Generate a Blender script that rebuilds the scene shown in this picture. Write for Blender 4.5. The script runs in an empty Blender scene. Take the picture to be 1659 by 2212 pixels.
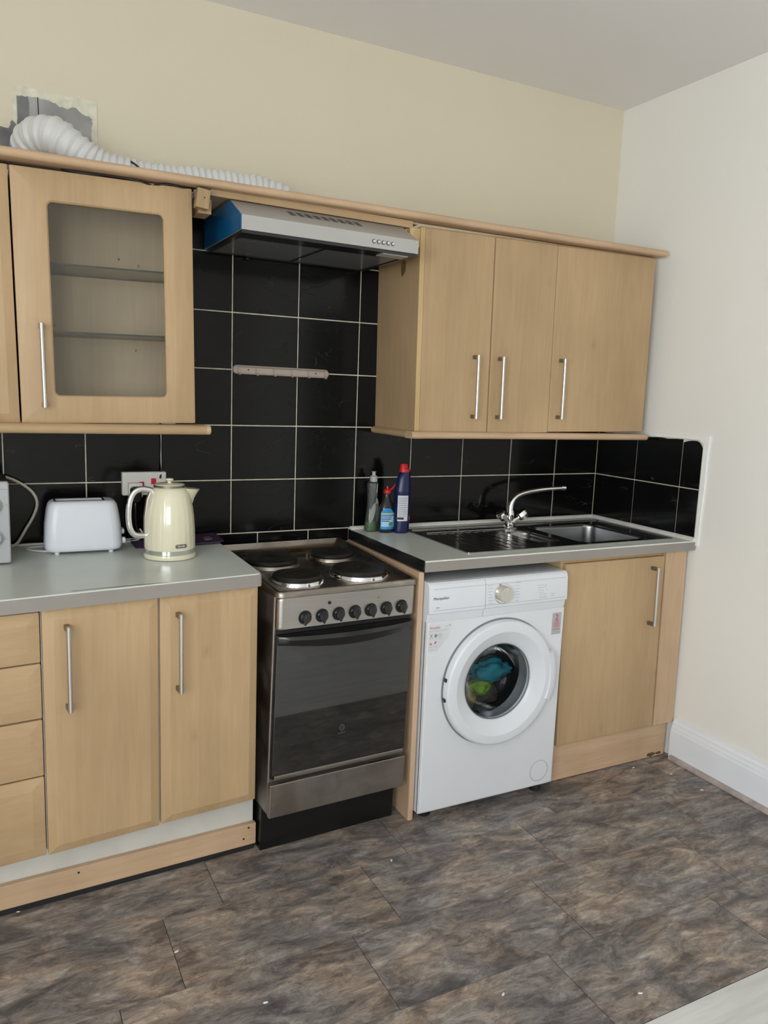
import bpy, bmesh, math, random
from mathutils import Matrix, Vector
PI = math.pi
S = bpy.context.scene
COL = S.collection
random.seed(7)

# ------------------------------------------------------------------ camera
cam_d = bpy.data.cameras.new('camera')
cam = bpy.data.objects.new('camera', cam_d); COL.objects.link(cam)
R_ = ((0.8903788, 0.4537367, 0.0367249), (-0.4536264, 0.8776223, 0.1549270), (0.0380655, -0.1546031, 0.9872431))
cam.matrix_world = Matrix(((R_[0][0], R_[0][2], -R_[0][1], -2.4804),
                           (R_[1][0], R_[1][2], -R_[1][1], -2.7063),
                           (R_[2][0], R_[2][2], -R_[2][1], 1.4478),
                           (0, 0, 0, 1)))
cam_d.sensor_fit = 'VERTICAL'; cam_d.sensor_height = 24.0
cam_d.lens = 24.0 * 1674.908 / 2212.0
cam_d.clip_start = 0.05
S.camera = cam

# ------------------------------------------------------------------ world, light, exposure
W = bpy.data.worlds.new('daylight'); S.world = W; W.use_nodes = True
bg = W.node_tree.nodes['Background']
bg.inputs[0].default_value = (0.80, 0.90, 1.0, 1); bg.inputs[1].default_value = 2.0

def area(name, loc, rot, sx, sy, power, color):
    d = bpy.data.lights.new(name, 'AREA'); d.shape = 'RECTANGLE'; d.size = sx; d.size_y = sy
    d.energy = power; d.color = color
    o = bpy.data.objects.new(name, d); COL.objects.link(o)
    o.location = loc; o.rotation_euler = rot
    return o
# daylight coming in through the two windows behind and to the left of the camera
area('window_daylight', (-4.44, -3.60, 1.60), (0, -PI/2, 0), 1.6, 2.0, 121, (0.94, 0.97, 1.0))
area('window_daylight', (-3.55, -5.34, 1.60), (PI/2, 0, 0), 1.1, 1.6, 64, (0.97, 0.985, 1.0))
S.view_settings.view_transform = 'Standard'
S.view_settings.look = 'None'
S.view_settings.gamma = 1.0
S.view_settings.use_curve_mapping = False
S.view_settings.exposure = 0.0

# ------------------------------------------------------------------ materials
def new_mat(name):
    m = bpy.data.materials.new(name); m.use_nodes = True
    nt = m.node_tree; return m, nt, nt.nodes['Principled BSDF']
def N(nt, typ, **kw):
    n = nt.nodes.new(typ)
    for k, v in kw.items():
        if k.startswith('i_'):
            n.inputs[int(k[2:]) if k[2:].isdigit() else k[2:]].default_value = v
        else: setattr(n, k, v)
    return n
def coords(nt, scale=(1, 1, 1), rnd=0.0, rot=(0, 0, 0)):
    tc = N(nt, 'ShaderNodeTexCoord'); mp = N(nt, 'ShaderNodeMapping')
    mp.inputs['Scale'].default_value = scale; mp.inputs['Rotation'].default_value = rot
    nt.links.new(tc.outputs['Object'], mp.inputs['Vector'])
    if rnd:
        oi = N(nt, 'ShaderNodeObjectInfo'); mu = N(nt, 'ShaderNodeMath', operation='MULTIPLY'); mu.inputs[1].default_value = rnd
        nt.links.new(oi.outputs['Random'], mu.inputs[0]); nt.links.new(mu.outputs[0], mp.inputs['Location'])
    return mp.outputs['Vector']
def ramp(nt, stops):
    r = N(nt, 'ShaderNodeValToRGB'); e = r.color_ramp.elements
    while len(e) < len(stops): e.new(0.5)
    for k, (p, c) in enumerate(stops):
        e[k].position = p; e[k].color = (*c, 1) if len(c) == 3 else c
    return r
def mixc(nt, a, b, f, mode='MIX'):
    m = N(nt, 'ShaderNodeMix', data_type='RGBA', blend_type=mode)
    for sock, v in ((m.inputs[0], f), (m.inputs[6], a), (m.inputs[7], b)):
        if hasattr(v, 'is_linked') or hasattr(v, 'links'): nt.links.new(v, sock)
        elif isinstance(v, (int, float)): sock.default_value = v
        else: sock.default_value = (*v, 1)
    return m.outputs[2]
def bump(nt, b, height, strength, dist=0.002):
    bp = N(nt, 'ShaderNodeBump'); bp.inputs['Strength'].default_value = strength; bp.inputs['Distance'].default_value = dist
    nt.links.new(height, bp.inputs['Height']); nt.links.new(bp.outputs[0], b.inputs['Normal'])

def plain(name, c, rough=0.5, metal=0.0, var=0.06, scale=8.0, spec=0.5, bumpy=0.0, coat=0.0, ior=0):
    """one colour with a faint procedural mottling"""
    m, nt, b = new_mat(name)
    n = N(nt, 'ShaderNodeTexNoise'); n.inputs['Scale'].default_value = scale; n.inputs['Detail'].default_value = 4
    nt.links.new(coords(nt), n.inputs['Vector'])
    r = ramp(nt, [(0.3, tuple(x*(1-var) for x in c)), (0.7, tuple(min(1, x*(1+var)) for x in c))])
    nt.links.new(n.outputs[0], r.inputs[0]); nt.links.new(r.outputs[0], b.inputs['Base Color'])
    b.inputs['Roughness'].default_value = rough; b.inputs['Metallic'].default_value = metal
    b.inputs['Specular IOR Level'].default_value = spec
    if ior: b.inputs['IOR'].default_value = ior; b.inputs['Specular IOR Level'].default_value = 0.5
    if coat: b.inputs['Coat Weight'].default_value = coat; b.inputs['Coat Roughness'].default_value = 0.05
    if bumpy: bump(nt, b, n.outputs[0], bumpy)
    return m

def wood(name, base, dark, light, axis='z', rough=0.42):
    m, nt, b = new_mat(name)
    st = {'z': (14, 14, 1.1), 'x': (1.1, 14, 14)}[axis]
    v1 = coords(nt, st)
    g = N(nt, 'ShaderNodeTexNoise'); g.inputs['Scale'].default_value = 5.0; g.inputs['Detail'].default_value = 6; g.inputs['Distortion'].default_value = 0.6
    nt.links.new(v1, g.inputs['Vector'])
    # boards glued side by side: slightly different tint every ~7 cm
    tc = N(nt, 'ShaderNodeTexCoord'); sp = N(nt, 'ShaderNodeSeparateXYZ'); nt.links.new(tc.outputs['Object'], sp.inputs[0])
    src = sp.outputs[0 if axis == 'z' else 2]
    mu = N(nt, 'ShaderNodeMath', operation='MULTIPLY'); mu.inputs[1].default_value = 15.0; nt.links.new(src, mu.inputs[0])
    sw = N(nt, 'ShaderNodeTexNoise'); sw.inputs['Scale'].default_value = 1.3; nt.links.new(coords(nt, (1, 1, 1)), sw.inputs['Vector'])
    ad = N(nt, 'ShaderNodeMath', operation='ADD'); nt.links.new(mu.outputs[0], ad.inputs[0]); nt.links.new(sw.outputs[0], ad.inputs[1])
    fl = N(nt, 'ShaderNodeMath', operation='FLOOR'); nt.links.new(ad.outputs[0], fl.inputs[0])
    wn = N(nt, 'ShaderNodeTexWhiteNoise', noise_dimensions='1D'); nt.links.new(fl.outputs[0], wn.inputs['W'])
    bl = N(nt, 'ShaderNodeTexNoise'); bl.inputs['Scale'].default_value = 2.2; bl.inputs['Detail'].default_value = 3
    nt.links.new(coords(nt, (1.6, 1.6, 0.9)), bl.inputs['Vector'])
    r = ramp(nt, [(0.30, dark), (0.52, base), (0.72, light)]); nt.links.new(g.outputs[0], r.inputs[0])
    c1 = mixc(nt, base, r.outputs[0], 0.42)
    r2 = ramp(nt, [(0.0, (0.93, 0.925, 0.915)), (1.0, (1.03, 1.03, 1.03))]); nt.links.new(wn.outputs[0], r2.inputs[0])
    c2 = mixc(nt, c1, r2.outputs[0], 0.8, 'MULTIPLY')
    r3 = ramp(nt, [(0.30, (0.84, 0.825, 0.80)), (0.62, (1.05, 1.05, 1.05))]); nt.links.new(bl.outputs[0], r3.inputs[0])
    c3 = mixc(nt, c2, r3.outputs[0], 0.8, 'MULTIPLY')
    # small knots and scuffs
    vo = N(nt, 'ShaderNodeTexVoronoi'); vo.inputs['Scale'].default_value = 4.2; nt.links.new(coords(nt, (1.6, 1.6, 1.0)), vo.inputs['Vector'])
    r4 = ramp(nt, [(0.0, (0.70, 0.64, 0.55)), (0.05, (0.85, 0.82, 0.78)), (0.12, (1, 1, 1))]); nt.links.new(vo.outputs['Distance'], r4.inputs[0])
    c4 = mixc(nt, c3, r4.outputs[0], 0.45, 'MULTIPLY')
    nt.links.new(c4, b.inputs['Base Color'])
    b.inputs['Roughness'].default_value = rough; b.inputs['Specular IOR Level'].default_value = 0.35
    bump(nt, b, g.outputs[0], 0.05)
    return m

def paint(name, c, rough=0.75, var=0.03):
    m, nt, b = new_mat(name)
    n = N(nt, 'ShaderNodeTexNoise'); n.inputs['Scale'].default_value = 1.3; n.inputs['Detail'].default_value = 5
    nt.links.new(coords(nt), n.inputs['Vector'])
    r = ramp(nt, [(0.3, tuple(x*(1-var) for x in c)), (0.7, c)])
    nt.links.new(n.outputs[0], r.inputs[0]); nt.links.new(r.outputs[0], b.inputs['Base Color'])
    n2 = N(nt, 'ShaderNodeTexNoise'); n2.inputs['Scale'].default_value = 60; n2.inputs['Detail'].default_value = 4
    nt.links.new(coords(nt), n2.inputs['Vector'])
    b.inputs['Roughness'].default_value = rough; b.inputs['Specular IOR Level'].default_value = 0.25
    bump(nt, b, n2.outputs[0], 0.12, 0.003)
    return m

def tile_black():
    m, nt, b = new_mat('black_slate_tile')
    v = coords(nt, (1.0, 1.0, 3.4), rnd=17.0, rot=(0, .22, 0))
    n = N(nt, 'ShaderNodeTexNoise'); n.inputs['Scale'].default_value = 4.5; n.inputs['Detail'].default_value = 3; n.inputs['Distortion'].default_value = 0.15
    nt.links.new(v, n.inputs['Vector'])
    sb = N(nt, 'ShaderNodeMath', operation='SUBTRACT'); sb.inputs[1].default_value = 0.5; nt.links.new(n.outputs[0], sb.inputs[0])
    ab = N(nt, 'ShaderNodeMath', operation='ABSOLUTE'); nt.links.new(sb.outputs[0], ab.inputs[0])
    r = ramp(nt, [(0.0, (1, 1, 1)), (0.0045, (0, 0, 0))]); nt.links.new(ab.outputs[0], r.inputs[0])
    n2 = N(nt, 'ShaderNodeTexNoise'); n2.inputs['Scale'].default_value = 9; nt.links.new(v, n2.inputs['Vector'])
    r2 = ramp(nt, [(0.56, (0, 0, 0)), (0.68, (1, 1, 1))]); nt.links.new(n2.outputs[0], r2.inputs[0])
    f = mixc(nt, (0, 0, 0), r.outputs[0], r2.outputs[0])
    c = mixc(nt, (0.0035, 0.0035, 0.0035), (0.050, 0.051, 0.053), f)
    nt.links.new(c, b.inputs['Base Color'])
    b.inputs['Roughness'].default_value = 0.13; b.inputs['Specular IOR Level'].default_value = 0.24
    bump(nt, b, r.outputs[0], 0.10, 0.001)
    return m

def floor_tile():
    m, nt, b = new_mat('slate_look_vinyl')
    # each tile carries its own piece of the stone print
    oi = N(nt, 'ShaderNodeObjectInfo'); tc = N(nt, 'ShaderNodeTexCoord')
    mu = N(nt, 'ShaderNodeVectorMath', operation='MULTIPLY_ADD')
    cx = N(nt, 'ShaderNodeCombineXYZ'); 
    m9 = N(nt, 'ShaderNodeMath', operation='MULTIPLY'); m9.inputs[1].default_value = 31.0
    nt.links.new(oi.outputs['Random'], m9.inputs[0])
    for k in range(3): nt.links.new(m9.outputs[0], cx.inputs[k])
    mu.inputs[1].default_value = (1, 1, 1)
    nt.links.new(tc.outputs['Object'], mu.inputs[0]); nt.links.new(cx.outputs[0], mu.inputs[2])
    def nz(scale3, sc, det, dist, rough=0.55, rot=0.35):
        mp = N(nt, 'ShaderNodeMapping'); mp.inputs['Scale'].default_value = scale3; mp.inputs['Rotation'].default_value = (0, 0, rot)
        nt.links.new(mu.outputs[0], mp.inputs['Vector'])
        n = N(nt, 'ShaderNodeTexNoise'); n.inputs['Scale'].default_value = sc; n.inputs['Detail'].default_value = det
        n.inputs['Distortion'].default_value = dist; n.inputs['Roughness'].default_value = rough
        nt.links.new(mp.outputs[0], n.inputs['Vector']); return n
    a = nz((1, 2.2, 1), 6.0, 12, 0.9, 0.72)       # layered patches
    c = nz((1, 3.4, 1), 13.0, 12, 1.1, 0.72)       # fine flaky streaks
    d = nz((1, 1.5, 1), 4.0, 6, 0.6, 0.6)         # hue patches
    e = nz((1, 2.6, 1), 8.0, 9, 0.9, 0.62)         # cleavage edges
    ra = ramp(nt, [(0.36, (0.105, 0.094, 0.090)), (0.46, (0.165, 0.147, 0.136)), (0.475, (0.215, 0.190, 0.172)), (0.55, (0.255, 0.226, 0.202)), (0.565, (0.315, 0.280, 0.247)), (0.68, (0.40, 0.358, 0.315))])
    nt.links.new(a.outputs[0], ra.inputs[0])
    rc = ramp(nt, [(0.36, (0.60, 0.58, 0.57)), (0.455, (0.86, 0.85, 0.85)), (0.47, (1.0, 1.0, 1.0)), (0.56, (1.08, 1.08, 1.08)), (0.575, (1.32, 1.30, 1.27)), (0.68, (1.55, 1.52, 1.47))])
    nt.links.new(c.outputs[0], rc.inputs[0])
    x = mixc(nt, ra.outputs[0], rc.outputs[0], 0.85, 'MULTIPLY')
    sb = N(nt, 'ShaderNodeMath', operation='SUBTRACT'); sb.inputs[1].default_value = 0.5; nt.links.new(e.outputs[0], sb.inputs[0])
    ab = N(nt, 'ShaderNodeMath', operation='ABSOLUTE'); nt.links.new(sb.outputs[0], ab.inputs[0])
    re = ramp(nt, [(0.0, (0.52, 0.49, 0.48)), (0.008, (0.70, 0.68, 0.67)), (0.016, (1, 1, 1))]); nt.links.new(ab.outputs[0], re.inputs[0])
    x = mixc(nt, x, re.outputs[0], 0.7, 'MULTIPLY')
    rd = ramp(nt, [(0.38, (0.85, 0.89, 0.95)), (0.49, (0.97, 0.97, 0.98)), (0.52, (1.05, 1.0, 0.96)), (0.62, (1.16, 1.02, 0.90))])
    nt.links.new(d.outputs[0], rd.inputs[0])
    y = mixc(nt, x, rd.outputs[0], 0.85, 'MULTIPLY')
    nt.links.new(y, b.inputs['Base Color'])
    b.inputs['Roughness'].default_value = 0.42; b.inputs['Specular IOR Level'].default_value = 0.40
    bump(nt, b, c.outputs[0], 0.10, 0.002)
    return m

def plank_mat():
    m, nt, b = new_mat('pale_grey_laminate')
    n = N(nt, 'ShaderNodeTexNoise'); n.inputs['Scale'].default_value = 3; n.inputs['Detail'].default_value = 8; n.inputs['Distortion'].default_value = 0.5
    nt.links.new(coords(nt, (1.2, 12, 1), rnd=20), n.inputs['Vector'])
    r = ramp(nt, [(0.3, (0.58, 0.575, 0.555)), (0.7, (0.74, 0.735, 0.71))]); nt.links.new(n.outputs[0], r.inputs[0])
    nt.links.new(r.outputs[0], b.inputs['Base Color']); b.inputs['Roughness'].default_value = 0.4
    return m

def worktop_mat():
    m, nt, b = new_mat('mint_grey_laminate')
    n = N(nt, 'ShaderNodeTexNoise'); n.inputs['Scale'].default_value = 4; n.inputs['Detail'].default_value = 5
    nt.links.new(coords(nt), n.inputs['Vector'])
    r = ramp(nt, [(0.35, (0.66, 0.705, 0.65)), (0.65, (0.71, 0.755, 0.70))]); nt.links.new(n.outputs[0], r.inputs[0])
    n2 = N(nt, 'ShaderNodeTexNoise'); n2.inputs['Scale'].default_value = 2.4; n2.inputs['Detail'].default_value = 6
    nt.links.new(coords(nt, (1, 1, 1)), n2.inputs['Vector'])
    r2 = ramp(nt, [(0.30, (0.84, 0.82, 0.77)), (0.66, (1, 1, 1))]); nt.links.new(n2.outputs[0], r2.inputs[0])
    nt.links.new(mixc(nt, r.outputs[0], r2.outputs[0], 0.6, 'MULTIPLY'), b.inputs['Base Color'])
    rr = ramp(nt, [(0.3, (0.27,)*3), (0.7, (0.34,)*3)]); nt.links.new(n2.outputs[0], rr.inputs[0])
    nt.links.new(rr.outputs[0], b.inputs['Roughness']); b.inputs['Specular IOR Level'].default_value = 0.5
    return m

def steel(name, c=(0.55, 0.54, 0.52), rough=0.28, stretch=(2, 60, 60), dirt=0.0):
    m, nt, b = new_mat(name)
    n = N(nt, 'ShaderNodeTexNoise'); n.inputs['Scale'].default_value = 4; n.inputs['Detail'].default_value = 4
    nt.links.new(coords(nt, stretch), n.inputs['Vector'])
    r = ramp(nt, [(0.3, tuple(x*0.93 for x in c)), (0.7, c)]); nt.links.new(n.outputs[0], r.inputs[0])
    col = r.outputs[0]
    if dirt:
        n2 = N(nt, 'ShaderNodeTexNoise'); n2.inputs['Scale'].default_value = 9; n2.inputs['Detail'].default_value = 7
        nt.links.new(coords(nt), n2.inputs['Vector'])
        r2 = ramp(nt, [(0.38, (0.30, 0.24, 0.18)), (0.58, (1, 1, 1))]); nt.links.new(n2.outputs[0], r2.inputs[0])
        col = mixc(nt, col, r2.outputs[0], dirt, 'MULTIPLY')
        r3 = ramp(nt, [(0.4, (rough+0.25,)*3), (0.6, (rough,)*3)]); nt.links.new(n2.outputs[0], r3.inputs[0])
        nt.links.new(r3.outputs[0], b.inputs['Roughness'])
    else: b.inputs['Roughness'].default_value = rough
    nt.links.new(col, b.inputs['Base Color']); b.inputs['Metallic'].default_value = 1.0
    return m

def clear(name, tint=(0.9, 0.93, 0.92), gloss=1.0, base=0.0, basecol=(0.1, 0.1, 0.1), rough=0.03):
    """thin clear pane or plastic: lets light straight through, mirrors by Fresnel"""
    m = bpy.data.materials.new(name); m.use_nodes = True; nt = m.node_tree; nt.nodes.clear()
    out = N(nt, 'ShaderNodeOutputMaterial'); tr = N(nt, 'ShaderNodeBsdfTransparent'); gl = N(nt, 'ShaderNodeBsdfGlossy')
    n = N(nt, 'ShaderNodeTexNoise'); n.inputs['Scale'].default_value = 6; nt.links.new(coords(nt), n.inputs['Vector'])
    r = ramp(nt, [(0.3, tuple(x*0.97 for x in tint)), (0.7, tint)]); nt.links.new(n.outputs[0], r.inputs[0])
    nt.links.new(r.outputs[0], tr.inputs['Color'])
    gl.inputs['Roughness'].default_value = rough
    fr = N(nt, 'ShaderNodeFresnel'); fr.inputs['IOR'].default_value = 1.45
    mu = N(nt, 'ShaderNodeMath', operation='MULTIPLY'); mu.inputs[1].default_value = gloss; nt.links.new(fr.outputs[0], mu.inputs[0])
    sh = tr.outputs[0]
    if base:
        df = N(nt, 'ShaderNodeBsdfDiffuse'); df.inputs['Color'].default_value = (*basecol, 1)
        mx0 = N(nt, 'ShaderNodeMixShader'); mx0.inputs[0].default_value = base
        nt.links.new(tr.outputs[0], mx0.inputs[1]); nt.links.new(df.outputs[0], mx0.inputs[2]); sh = mx0.outputs[0]
    mx = N(nt, 'ShaderNodeMixShader'); nt.links.new(mu.outputs[0], mx.inputs[0])
    nt.links.new(sh, mx.inputs[1]); nt.links.new(gl.outputs[0], mx.inputs[2]); nt.links.new(mx.outputs[0], out.inputs['Surface'])
    return m

WOOD = wood('maple_laminate', (0.50, 0.345, 0.192), (0.445, 0.30, 0.162), (0.55, 0.385, 0.222))
WOOD_H = wood('maple_laminate_across', (0.50, 0.345, 0.192), (0.445, 0.30, 0.162), (0.55, 0.385, 0.222), 'x')
WOOD_L = wood('pale_maple_edge', (0.62, 0.44, 0.22), (0.52, 0.36, 0.18), (0.70, 0.50, 0.28))
PINK = wood('pinkish_maple_trim', (0.60, 0.415, 0.265), (0.50, 0.33, 0.20), (0.68, 0.48, 0.32), 'x')
PINK_V = wood('pinkish_maple_panel', (0.60, 0.42, 0.27), (0.50, 0.34, 0.21), (0.66, 0.47, 0.32))
PINK_E = wood('pinkish_edge_band', (0.64, 0.46, 0.32), (0.58, 0.40, 0.27), (0.68, 0.50, 0.36))
INSIDE = wood('cabinet_lining', (0.66, 0.54, 0.385), (0.60, 0.485, 0.34), (0.72, 0.60, 0.43))
CREAM = paint('cream_wall_paint', (0.745, 0.678, 0.520))
CREAM_LIT = paint('brightened_cream_wall_paint', (0.87, 0.85, 0.79))  # cream lightened: brightness of the window-lit right wall put into the colour
CEIL = paint('ceiling_paint', (0.90, 0.875, 0.865), 0.85)
GLOSSW = plain('white_gloss_paint', (0.84, 0.86, 0.90), 0.3, var=0.02)
PLASTER = plain('old_plaster', (0.72, 0.70, 0.56), 0.9, var=0.12, scale=40, bumpy=0.5)
CEMENT = plain('grey_cement_render', (0.33, 0.325, 0.31), 0.9, var=0.35, scale=9, bumpy=0.6)
CEMENT_D = plain('dark_cement_render', (0.20, 0.20, 0.195), 0.9, var=0.35, scale=14, bumpy=0.6)
TILE = tile_black()
GROUT = plain('cream_grout', (0.62, 0.58, 0.46), 0.85, var=0.18, scale=30)
FLOORT = floor_tile()
PLANK = plank_mat()
JOINT = plain('dark_floor_joint', (0.03, 0.026, 0.022), 0.9)
WTOP = worktop_mat()
WEDGE = plain('taupe_worktop_edge', (0.30, 0.275, 0.245), 0.45, var=0.06, scale=3)
WLINE = plain('pale_worktop_arris', (0.70, 0.71, 0.66), 0.35, var=0.03)
BLACK = plain('black_enamel', (0.006, 0.006, 0.006), 0.25, var=0.2)
BLACKP = plain('black_plastic', (0.012, 0.012, 0.013), 0.22, var=0.15, spec=0.6)
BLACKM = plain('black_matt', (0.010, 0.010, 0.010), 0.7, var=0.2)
IRON = plain('sooty_iron_hotplate', (0.014, 0.012, 0.010), 0.38, var=0.4, scale=30, spec=0.45)
STEEL = steel('brushed_steel', (0.50, 0.475, 0.44), 0.30)
STEEL_D = steel('dull_cooker_steel', (0.34, 0.315, 0.285), 0.33, dirt=0.25)
HOB = steel('greasy_hob_steel', (0.40, 0.365, 0.325), 0.13, dirt=0.35)
HOODS = plain('hood_steel', (0.45, 0.435, 0.41), 0.42, metal=0.0, var=0.03, scale=3)
SINKS = steel('sink_steel', (0.42, 0.42, 0.415), 0.17)
BOWLS = steel('bowl_steel', (0.36, 0.36, 0.36), 0.27, (30, 30, 2))
CHROME = steel('chrome', (0.80, 0.80, 0.80), 0.06, (3, 3, 3))
NICKEL = steel('satin_nickel', (0.66, 0.64, 0.61), 0.26, (40, 40, 2))
NICKEL_D = steel('dark_nickel', (0.30, 0.26, 0.22), 0.40, (10, 10, 10))
WHITEM = plain('white_enamel', (0.72, 0.735, 0.76), 0.28, var=0.015, scale=3)
WHITEP = plain('white_plastic', (0.73, 0.75, 0.785), 0.30, var=0.015)
WHITEG = plain('grey_white_lid', (0.52, 0.52, 0.53), 0.4, var=0.05)
TOASTW = plain('toaster_white_plastic', (0.74, 0.77, 0.82), 0.32, var=0.02)
SOCKW = plain('aged_white_plastic', (0.66, 0.64, 0.59), 0.4, var=0.04)
CABLEW = plain('cream_cable', (0.62, 0.60, 0.48), 0.5, var=0.06)
KCREAM = plain('cream_enamel', (0.76, 0.72, 0.53), 0.13, var=0.02, coat=0.3)
RED = plain('red_plastic', (0.55, 0.012, 0.02), 0.35)
REDINK = plain('red_ink', (0.60, 0.03, 0.10), 0.6)
INK = plain('dark_ink', (0.02, 0.02, 0.025), 0.6)
PALEINK = plain('pale_grey_ink', (0.42, 0.43, 0.44), 0.6)
STICK = plain('white_sticker', (0.66, 0.68, 0.685), 0.4)
DIMINK = plain('faded_ink', (0.10, 0.10, 0.10), 0.6)
GREYINK = plain('grey_ink', (0.25, 0.26, 0.27), 0.6)
BLUEF = plain('blue_protective_film', (0.006, 0.12, 0.30), 0.12, var=0.15, scale=5, spec=0.6)
PURPLE = plain('purple_plastic', (0.060, 0.028, 0.075), 0.5)
WHITEBOARD = plain('dusty_white_board', (0.62, 0.60, 0.54), 0.6, var=0.07, scale=10)
HOSE = plain('white_duct_plastic', (0.72, 0.72, 0.70), 0.38, var=0.05)
GREYP = plain('silver_plastic', (0.42, 0.43, 0.44), 0.4, var=0.03)
FILTER = plain('dark_mesh_filter', (0.16, 0.165, 0.165), 0.22, var=0.05, scale=60)
PANEG = clear('window_glass', (0.985, 0.99, 0.99), 0.35)
GLASS = clear('clear_glass', (0.94, 0.94, 0.925), 0.9)
SHELFG = clear('shelf_glass', (0.965, 0.975, 0.965), 0.6)
SHELFE = plain('green_glass_edge', (0.055, 0.065, 0.050), 0.2)
OVENG = clear('smoked_oven_glass', (0.05, 0.05, 0.05), 2.2, 0.75, (0.012, 0.012, 0.012), 0.02)
PORTH = clear('porthole_glass', (0.84, 0.87, 0.88), 0.28, rough=0.09)
BOTC = clear('clear_bottle_plastic', (0.80, 0.84, 0.82), 1.4, 0.10, (0.5, 0.52, 0.5))
BOTD = clear('smoky_bottle_plastic', (0.45, 0.48, 0.48), 1.4, 0.18, (0.10, 0.11, 0.11))
LIQG = clear('green_soap', (0.16, 0.50, 0.05), 0.8, 0.55, (0.10, 0.33, 0.02))
LIQD = clear('dark_soap', (0.05, 0.09, 0.10), 0.8, 0.7, (0.012, 0.022, 0.025))
NAVY = plain('navy_plastic', (0.005, 0.011, 0.070), 0.30, var=0.1)
LABW = plain('white_label', (0.66, 0.68, 0.74), 0.5)
LABB = plain('blue_label', (0.02, 0.26, 0.62), 0.45)
LABL = plain('pale_blue_label', (0.42, 0.62, 0.80), 0.45)
LABY = plain('yellow_band', (0.62, 0.56, 0.16), 0.45)
LABG = plain('green_mark', (0.06, 0.30, 0.12), 0.45)
LABN = plain('navy_ink', (0.03, 0.07, 0.25), 0.5)
LABS = plain('silver_sticker', (0.44, 0.44, 0.44), 0.35, var=0.06)
LEAF = clear('frosted_sticker', (0.7, 0.75, 0.7), 0.6, 0.55, (0.55, 0.60, 0.55))
TEAL = plain('teal_cloth', (0.011, 0.198, 0.253), 0.9, var=0.3, scale=30)
LIME = plain('lime_cloth', (0.165, 0.303, 0.033), 0.9, var=0.35, scale=30)
OCHRE = plain('ochre_cloth', (0.275, 0.182, 0.028), 0.9, var=0.3, scale=30)
CHARC = plain('charcoal_cloth', (0.06, 0.052, 0.05), 0.95, var=0.3, scale=30)
GREYC = plain('grey_cloth', (0.25, 0.25, 0.27), 0.95, var=0.3, scale=30)
DRUM = steel('drum_steel', (0.20, 0.21, 0.22), 0.45)
RUBBER = plain('grey_rubber', (0.16, 0.17, 0.175), 0.5, var=0.1)
SEAL = plain('white_silicone', (0.74, 0.72, 0.66), 0.4, var=0.08, scale=25)
BARE = wood('bare_wood_block', (0.42, 0.29, 0.15), (0.34, 0.22, 0.11), (0.50, 0.36, 0.20))
STRIPF = plain('worn_grey_strip', (0.40, 0.345, 0.32), 0.55, var=0.25, scale=25)
WPAPER = plain('grey_hall_paint', (0.10, 0.095, 0.09), 0.7)

# ------------------------------------------------------------------ mesh tools
def rot2(px, py, deg):
    a = math.radians(deg); c, s = math.cos(a), math.sin(a)
    return lambda v: Vector((px + (v.x-px)*c - (v.y-py)*s, py + (v.x-px)*s + (v.y-py)*c, v.z))
def tilt(px, pz, deg):
    a = math.radians(deg); c, s = math.cos(a), math.sin(a)
    return lambda v: Vector((px + (v.x-px)*c - (v.z-pz)*s, v.y, pz + (v.x-px)*s + (v.z-pz)*c))
def shear(k, z0):
    return lambda v: Vector((v.x + k*(v.z-z0), v.y, v.z))

def rrect(x0, x1, z0, z1, r, seg=4):
    """rounded rectangle, counter-clockwise, 4*(seg+1) points"""
    r = max(1e-5, min(r, (x1-x0)/2-1e-6, (z1-z0)/2-1e-6)); out = []
    for cx, cz, a0 in ((x1-r, z1-r, 0), (x0+r, z1-r, 90), (x0+r, z0+r, 180), (x1-r, z0+r, 270)):
        for k in range(seg+1):
            a = math.radians(a0 + 90*k/seg); out.append((cx + r*math.cos(a), cz + r*math.sin(a)))
    return out
def smooth_path(pts, per=8):
    P = [Vector(p) for p in pts]; out = []
    for i in range(len(P)-1):
        p0 = P[max(i-1, 0)]; p1 = P[i]; p2 = P[i+1]; p3 = P[min(i+2, len(P)-1)]
        for k in range(per):
            t = k/per
            out.append(0.5*((2*p1) + (p2-p0)*t + (2*p0-5*p1+4*p2-p3)*t*t + (3*p1-p0-3*p2+p3)*t**3))
    out.append(P[-1]); return out

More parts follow.
